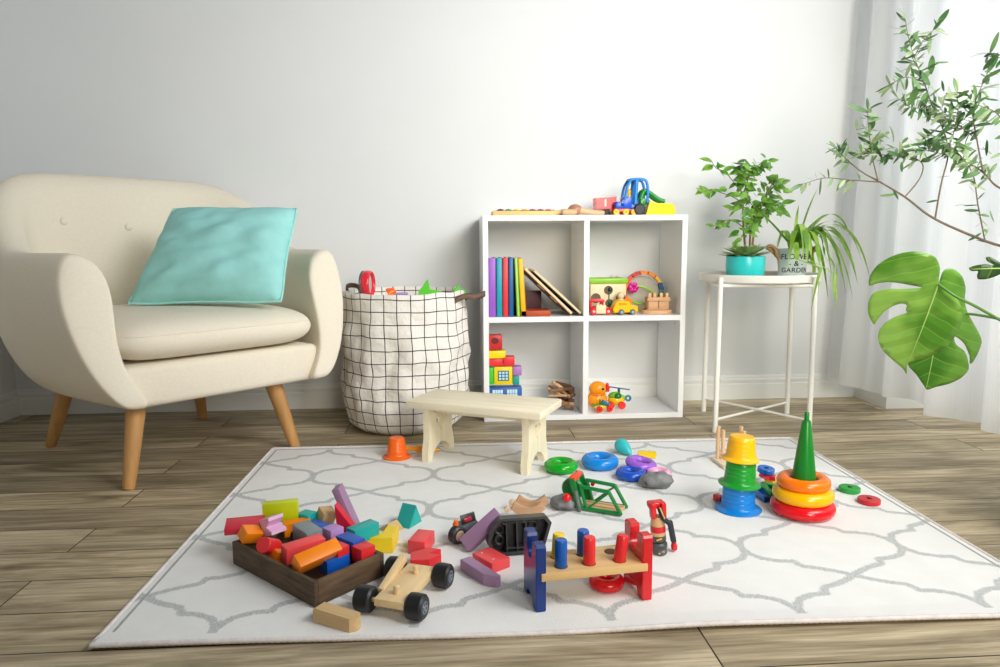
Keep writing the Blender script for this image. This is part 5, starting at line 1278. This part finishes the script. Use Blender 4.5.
# ------------------------------------------------------------------ olive tree (pot stands right of the frame)
def olive():
    base = Vector((1.40, 1.40, 0))
    t = thing('olive_tree', 'olive tree with slender grey green leaves reaching in front of the curtain', 'plant', base)
    B().lathe([(0, 0), (.11, 0), (.14, .24), (.145, .25), (.135, .25), (.13, .22), (0, .22)], 48).obj('pot', mat('pot_white', '#dcdad4', .5, noise=.04), t)
    B().lathe([(0, .225), (.131, .222), (.13, .21)], 40).obj('soil', SOIL, t)
    br = B(); lf = B(); lf2 = B(); rnd = random.Random(21)
    def P(x, y, Y): return at(x, y, Y)-base
    tw = lambda pts: [P(*q) for q in pts]
    br.tube(smoothpath([(0, 0, .2), (-.02, .06, .40), (.0, .12, .58), (.03, .2, .75), P(1050, 120, 1.75)], 5), .011, 10)
    trunk = smoothpath([Vector((-.01, .08, .46))]+tw([(1040, 262, 1.70), (985, 241, 1.78), (935, 219, 1.84), (905, 197, 1.88), (880, 182, 1.92), (862, 172, 1.95), (845, 158, 1.97), (836, 148, 1.98)]), 6)
    limbs = [(trunk, .0042, .0012, 30, None)]
    def limb(pts, r0, r1, start, dens): limbs.append((smoothpath(tw(pts), 6), r0, r1, start, dens))
    limb([(880, 182, 1.92), (850, 180, 1.95), (825, 178, 1.97), (803, 184, 1.98)], .002, .0008, .25, 1)
    limb([(905, 197, 1.88), (920, 178, 1.88), (922, 163, 1.88), (906, 156, 1.9), (885, 155, 1.92), (862, 152, 1.93)], .002, .0009, .45, 2)
    limb([(878, 181, 1.92), (873, 160, 1.93), (870, 140, 1.94), (868, 122, 1.95), (868, 110, 1.95)], .0018, .0007, .35, 2)
    limb([(935, 219, 1.84), (941, 185, 1.84), (948, 155, 1.86), (944, 132, 1.88), (932, 105, 1.9), (924, 82, 1.92), (916, 62, 1.93), (909, 40, 1.94), (905, 18, 1.95)], .0024, .0007, .35, 2)
    limb([(985, 241, 1.78), (978, 205, 1.8), (973, 175, 1.82), (960, 155, 1.84), (945, 142, 1.86)], .002, .0008, .1, 1)
    limb([(1045, 205, 1.74), (1000, 188, 1.78), (985, 174, 1.8), (972, 165, 1.82), (950, 156, 1.84), (925, 150, 1.86)], .003, .0008, .35, 2)
    limb([(983, 172, 1.8), (977, 140, 1.82), (973, 112, 1.83), (980, 90, 1.84), (988, 72, 1.84)], .0022, .0008, .3, 2)
    limb([(948, 150, 1.86), (955, 128, 1.85), (958, 110, 1.85), (957, 92, 1.85)], .0016, .0007, .0, 2)
    limb([(932, 105, 1.9), (920, 108, 1.9), (908, 106, 1.91), (898, 98, 1.92)], .0014, .0006, .1, 2)
    limb([(924, 82, 1.92), (912, 78, 1.92), (902, 78, 1.93), (890, 85, 1.94)], .0012, .0006, .2, 1)
    limb([(914, 58, 1.93), (922, 42, 1.92), (930, 34, 1.92), (936, 26, 1.92)], .0012, .0006, .1, 1)
    limb([(1040, 100, 1.74), (1012, 70, 1.78), (1000, 55, 1.8), (988, 53, 1.82)], .0016, .0006, .4, 1)
    limb([(1045, 150, 1.74), (1010, 128, 1.78), (995, 112, 1.8), (975, 104, 1.82)], .002, .0007, .3, 2)
    limb([(977, 140, 1.82), (962, 128, 1.83), (950, 118, 1.84), (940, 108, 1.85)], .0014, .0006, .2, 2)
    def leafat(q, d):
        L = rnd.uniform(.030, .055)*(.7 if rnd.random() < .4 else 1); n = Vector((rnd.uniform(-.6, .6), rnd.uniform(-1, .2), rnd.uniform(.2, 1)))
        (lf if rnd.random() < .62 else lf2).leaf(q, d, n, L, L*rnd.uniform(.22, .32), rnd.uniform(-.15, .3), 6, 1)
    for Q, r0, r1, start, dens in limbs:
        n = len(Q); br.tube(Q, [r0+(r1-r0)*i/(n-1) for i in range(n)], 7)
        if dens is None: rng = range(n-9, n); dd = 2
        else: rng = range(int(n*start), n); dd = dens
        for i in rng:
            tdir = (Q[min(i+1, n-1)]-Q[max(0, i-1)]).normalized()
            for _ in range(dd):
                a = rnd.uniform(0, 2*pi); o_ = tdir.orthogonal().normalized(); p_ = tdir.cross(o_)
                d = tdir*rnd.uniform(-.2, .8)+(o_*cos(a)+p_*sin(a))*.9+Vector((0, 0, rnd.uniform(-.5, .3)))
                leafat(Q[i], d)
        for _ in range(2): leafat(Q[-1], (Q[-1]-Q[-3]).normalized()+Vector((rnd.uniform(-.3, .3), 0, rnd.uniform(-.3, .3))))
    for x, y in ((902, 172), (893, 190), (880, 196), (938, 200), (950, 176), (980, 215), (985, 190), (994, 222), (968, 205), (985, 236), (988, 226), (981, 233), (976, 240)):
        a = rnd.uniform(0, 2*pi); leafat(P(x, y, 1.86 if x < 950 else 1.8), Vector((cos(a), .2, sin(a)*.6)))
    for x, y, Yd in ((868, 140, 1.95), (880, 153, 1.93), (897, 152, 1.91), (915, 150, 1.88), (935, 142, 1.87), (950, 148, 1.85), (965, 152, 1.83), (975, 118, 1.83), (962, 104, 1.84), (915, 72, 1.93), (922, 98, 1.9), (985, 160, 1.81)):
        for _ in range(11):
            q = P(x, y, Yd)+Vector((rnd.gauss(0, .020), rnd.gauss(0, .02), rnd.gauss(0, .016)))
            a = rnd.uniform(0, 2*pi); leafat(q, Vector((cos(a), rnd.uniform(-.4, .4), sin(a)*.7)))
    br.obj('branches', wood('olive_bark', '#75654f', .8, .2, (30, 30, 5), 3), t, smooth=60)
    lf.obj('leaves', leafmat('olive_leaf', '#3f6b38', '#73985a', .42, 15), t, smooth=180)
    lf2.obj('leaves', leafmat('olive_leaf_pale', '#8aa678', '#b5c59a', .5, 15), t, smooth=180)
olive()

# ------------------------------------------------------------------ monstera (pot stands right of the frame)
def monstera():
    base = Vector((1.36, 1.02, 0))
    t = thing('monstera_plant', 'monstera with two large split leaves hanging over the floor by the curtain', 'plant', base)
    B().lathe([(0, 0), (.09, 0), (.115, .19), (.12, .2), (.11, .2), (.105, .17), (0, .17)], 48).obj('pot', mat('pot_grey', '#9b9a95', .6, noise=.06), t)
    B().lathe([(0, .175), (.106, .172), (.105, .165)], 40).obj('soil', SOIL, t)
    lm = leafmat('monstera_leaf', '#3d8a17', '#7fc03a', .32, 9); lm2 = leafmat('monstera_leaf_deep', '#357a1b', '#5fa32f', .35, 9); vein = mat('vein', '#a9cf6d', .5)
    def blade_mat(name, c1, c2):
        m = leafmat(name, c1, c2, .32, 9); N = m.node_tree.nodes; L = m.node_tree.links; bs = N['Principled BSDF']
        ramp = [n for n in N if n.type == 'VALTORGB'][0]
        uv = N.new('ShaderNodeUVMap'); sx = N.new('ShaderNodeSeparateXYZ'); L.new(uv.outputs[0], sx.inputs[0])
        ab = N.new('ShaderNodeMath'); ab.operation = 'ABSOLUTE'; L.new(sx.outputs[1], ab.inputs[0])
        ph = N.new('ShaderNodeMath'); ph.operation = 'MULTIPLY_ADD'; ph.inputs[1].default_value = -.5; L.new(ab.outputs[0], ph.inputs[0])
        nz = N.new('ShaderNodeTexNoise'); nz.inputs['Scale'].default_value = 9; L.new(uv.outputs[0], nz.inputs['Vector'])
        wp = N.new('ShaderNodeMath'); wp.operation = 'MULTIPLY_ADD'; wp.inputs[1].default_value = .03; L.new(nz.outputs[0], wp.inputs[0]); L.new(sx.outputs[0], wp.inputs[2]); L.new(wp.outputs[0], ph.inputs[2])
        pp = N.new('ShaderNodeMath'); pp.operation = 'PINGPONG'; pp.inputs[1].default_value = .021; L.new(ph.outputs[0], pp.inputs[0])
        li = N.new('ShaderNodeMapRange'); li.inputs['From Min'].default_value = .0004; li.inputs['From Max'].default_value = .0022; li.inputs['To Min'].default_value = .38; li.inputs['To Max'].default_value = 0; L.new(pp.outputs[0], li.inputs['Value'])
        mx = N.new('ShaderNodeMix'); mx.data_type = 'RGBA'; mx.inputs[7].default_value = lin('#a8cf62'); L.new(li.outputs[0], mx.inputs[0]); L.new(ramp.outputs[0], mx.inputs[6])
        for n in N:
            if n.type in ('BSDF_PRINCIPLED', 'BSDF_TRANSLUCENT'): L.new(mx.outputs[2], n.inputs[0])
        bp = N.new('ShaderNodeBump'); bp.inputs['Strength'].default_value = 1; bp.inputs['Distance'].default_value = .09; L.new(pp.outputs[0], bp.inputs['Height']); L.new(bp.outputs[0], bs.inputs['Normal'])
        return m
    lm = blade_mat('monstera_leaf', '#5a962c', '#96c455'); lm2 = blade_mat('monstera_leaf_deep', '#4a8628', '#77ae42'); vein = mat('vein', '#a9cf6d', .5)
    def leaf(outline, petiole, Yf, m, lab, mid):
        """outline: blade edge; Yf(x,y): depth of the blade there"""
        P0 = [Vector((x, y, 0)) for x, y in outline]; out = []; n0 = len(P0)
        for i in range(n0):
            a_, b_, c_, d_ = P0[i-1], P0[i], P0[(i+1) % n0], P0[(i+2) % n0]
            for k in range(3):
                t_ = k/3; out.append(.5*((2*b_)+(c_-a_)*t_*.7+(2*a_-5*b_+4*c_-d_)*t_*t_+(3*b_-a_-3*c_+d_)*t_**3) if k == 0 else b_.lerp(c_, t_)+(.5*((2*b_)+(c_-a_)*t_+(2*a_-5*b_+4*c_-d_)*t_*t_+(3*b_-a_-3*c_+d_)*t_**3)-b_.lerp(c_, t_))*.8)
        bm = bmesh.new()
        vs = [bm.verts.new(at(q.x, q.y, Yf(q.x, q.y))-base) for q in out]
        es = [bm.edges.new((vs[i], vs[(i+1) % len(vs)])) for i in range(len(vs))]
        bmesh.ops.triangle_fill(bm, use_beauty=True, edges=es)
        for _ in range(3):
            bmesh.ops.subdivide_edges(bm, edges=[e for e in bm.edges if not e.is_boundary and e.calc_length() > .012], cuts=1)
            bmesh.ops.triangulate(bm, faces=bm.faces[:])
        b = B(); b.bm.free(); b.bm = bm
        p0, p1 = [at(x, y, Yf(x, y))-base for x, y in mid]
        ax = (p1-p0).normalized(); nrm = ax.cross((at(mid[0][0]+20, mid[0][1]+10, Yf(*mid[0]))-base-p0)).normalized()
        if nrm.y > 0: nrm = -nrm
        uvl = bm.loops.layers.uv.new('UVMap'); sdv = ax.cross(nrm)
        for f in bm.faces:
            for lp in f.loops: q = lp.vert.co-p0; lp[uvl].uv = (q.dot(ax)+.5, q.dot(sdv))
        for v in bm.verts:
            q = v.co-p0; s = q.dot(ax); wl = abs(q.dot(sdv))
            v.co += nrm*(-1.1*wl*wl+.06*wl*max(0, 1-wl/.1)-.35*max(0, s-.05)**2)
        bmesh.ops.recalc_face_normals(bm, faces=bm.faces[:])
        o = b.obj('leaf_blade', m, t, smooth=180, solid=.0012, sub=0); o['label'] = lab
        v_ = B(); pts = []
        for k in range(9):
            q = p0.lerp(p1, k/8); s = (q-p0).dot(ax); pts.append(q+nrm*(.0006-.35*max(0, s-.05)**2))
        v_.tube(pts, [.0021*(1-k/9)+.0004 for k in range(9)], 8)
        v_.obj('midrib', vein, o, smooth=60)
        B().tube(smoothpath([p0+nrm*.002]+[at(*q)-base for q in petiole]+[Vector((.0, .0, .19))], 6), .0034, 9).obj('petiole', mat('petiole_green', '#4f7d2b', .5, noise=.1), t, smooth=60)
    o1 = [(939, 283), (940, 268), (936, 258), (929, 254), (917, 252), (905, 254), (893, 259), (882, 267), (875, 276), (872, 285), (873, 289), (880, 286), (890, 284), (900, 284), (911, 285.5), (922, 287.5),
          (911, 289), (898, 290), (886, 291.5), (876, 296), (871, 306), (871, 317), (876, 327), (880, 321), (886, 313), (894, 307), (902, 304), (907, 305.5), (906, 310), (907, 313),
          (897, 317), (888, 323), (881, 332), (880, 342), (884, 352), (891, 359), (898, 365), (905, 371), (909, 377), (909, 366), (913, 363), (925, 360), (938, 355), (950, 347), (958, 336), (963, 322), (963, 310), (958, 300), (950, 291)]
    leaf(o1, [(955, 296, 1.60), (975, 306, 1.59), (1004, 322, 1.575), (1050, 345, 1.49)], lambda x, y: 1.66+(x-915)*-.0006+(y-310)*.0007, lm, 'front leaf', ((938, 284), (909, 366)))
    o2 = [(939, 283), (944, 270), (953, 269), (962, 276), (966, 288), (965, 300), (968, 312), (976, 325), (984, 338), (986, 346), (982, 357), (977, 365), (974, 366), (973, 358), (966, 345), (958, 338), (954, 337), (957, 345), (966, 352), (971, 361), (973, 372), (966, 380), (952, 386), (938, 389), (930, 392), (926, 387), (918, 376), (909, 364), (925, 352), (938, 330), (938, 305)]
    leaf(o2, [(958, 312, 1.735), (978, 315, 1.71), (1004, 320, 1.67), (1050, 332, 1.58)], lambda x, y: 1.74+(x-945)*-.0004+(y-330)*.0005, lm2, 'rear leaf', ((941, 300), (929, 390)))
    o3 = [(1004, 268), (995, 265), (985, 260), (984, 257), (990, 257), (1000, 260), (1003, 258), (996, 272), (985, 278), (978, 279), (977, 272), (978, 270), (970, 269), (971, 266), (979, 263), (990, 264)]
    o3 = [(1012, 266), (1000, 262), (991, 257), (986, 257), (987, 261), (994, 265), (985, 264), (975, 265.5), (969, 268), (971, 271), (978, 271), (977, 275), (978, 279), (986, 279), (996, 276), (1008, 270)]
    leaf(o3, [(1020, 276, 1.58), (1040, 300, 1.5)], lambda x, y: 1.66-(x-990)*.001, blade_mat('dark_leaf', '#2c4a2a', '#41632f'), 'small dark lobed leaf', ((1008, 268), (972, 269)))
monstera()

# ------------------------------------------------------------------ light: windows and room bounce
def area(name, loc, aim, sx, sy, power, col):
    d = bpy.data.lights.new(name, 'AREA'); d.shape = 'RECTANGLE'; d.size = sx; d.size_y = sy; d.energy = power; d.color = col
    o = bpy.data.objects.new(name, d); COL.objects.link(o); o.location = loc
    o.rotation_euler = (Vector(aim)-Vector(loc)).to_track_quat('-Z', 'Y').to_euler(); return o
key = area('window_daylight', (1.5, .5, 1.8), (-.15, 2.86, .85), 1.2, 1.0, 32.5, (.985, .995, 1)); key.data.spread = R(134)
area('curtain_daylight', (2.5, 1.6, 1.3), (1.0, 1.75, 1.2), 1.8, 1.9, 34, (.95, .98, 1))
lamp = area('warm_fill', (1.0, -1.45, 1.3), (1.2, 2.86, .85), 1.0, 1.0, 15, (1, .93, .80)); lamp.data.spread = R(78)  # added warm fill for bounced room light, no actual lamp stands here
wd = bpy.data.worlds.new('sky'); scene.world = wd; wd.use_nodes = True
bg = wd.node_tree.nodes['Background']; bg.inputs[0].default_value = (.93, .97, 1, 1); bg.inputs[1].default_value = .035
vs_ = scene.view_settings; vs_.view_transform = 'Standard'; vs_.look = 'None'; vs_.gamma = 1; vs_.use_curve_mapping = False; vs_.exposure = .07
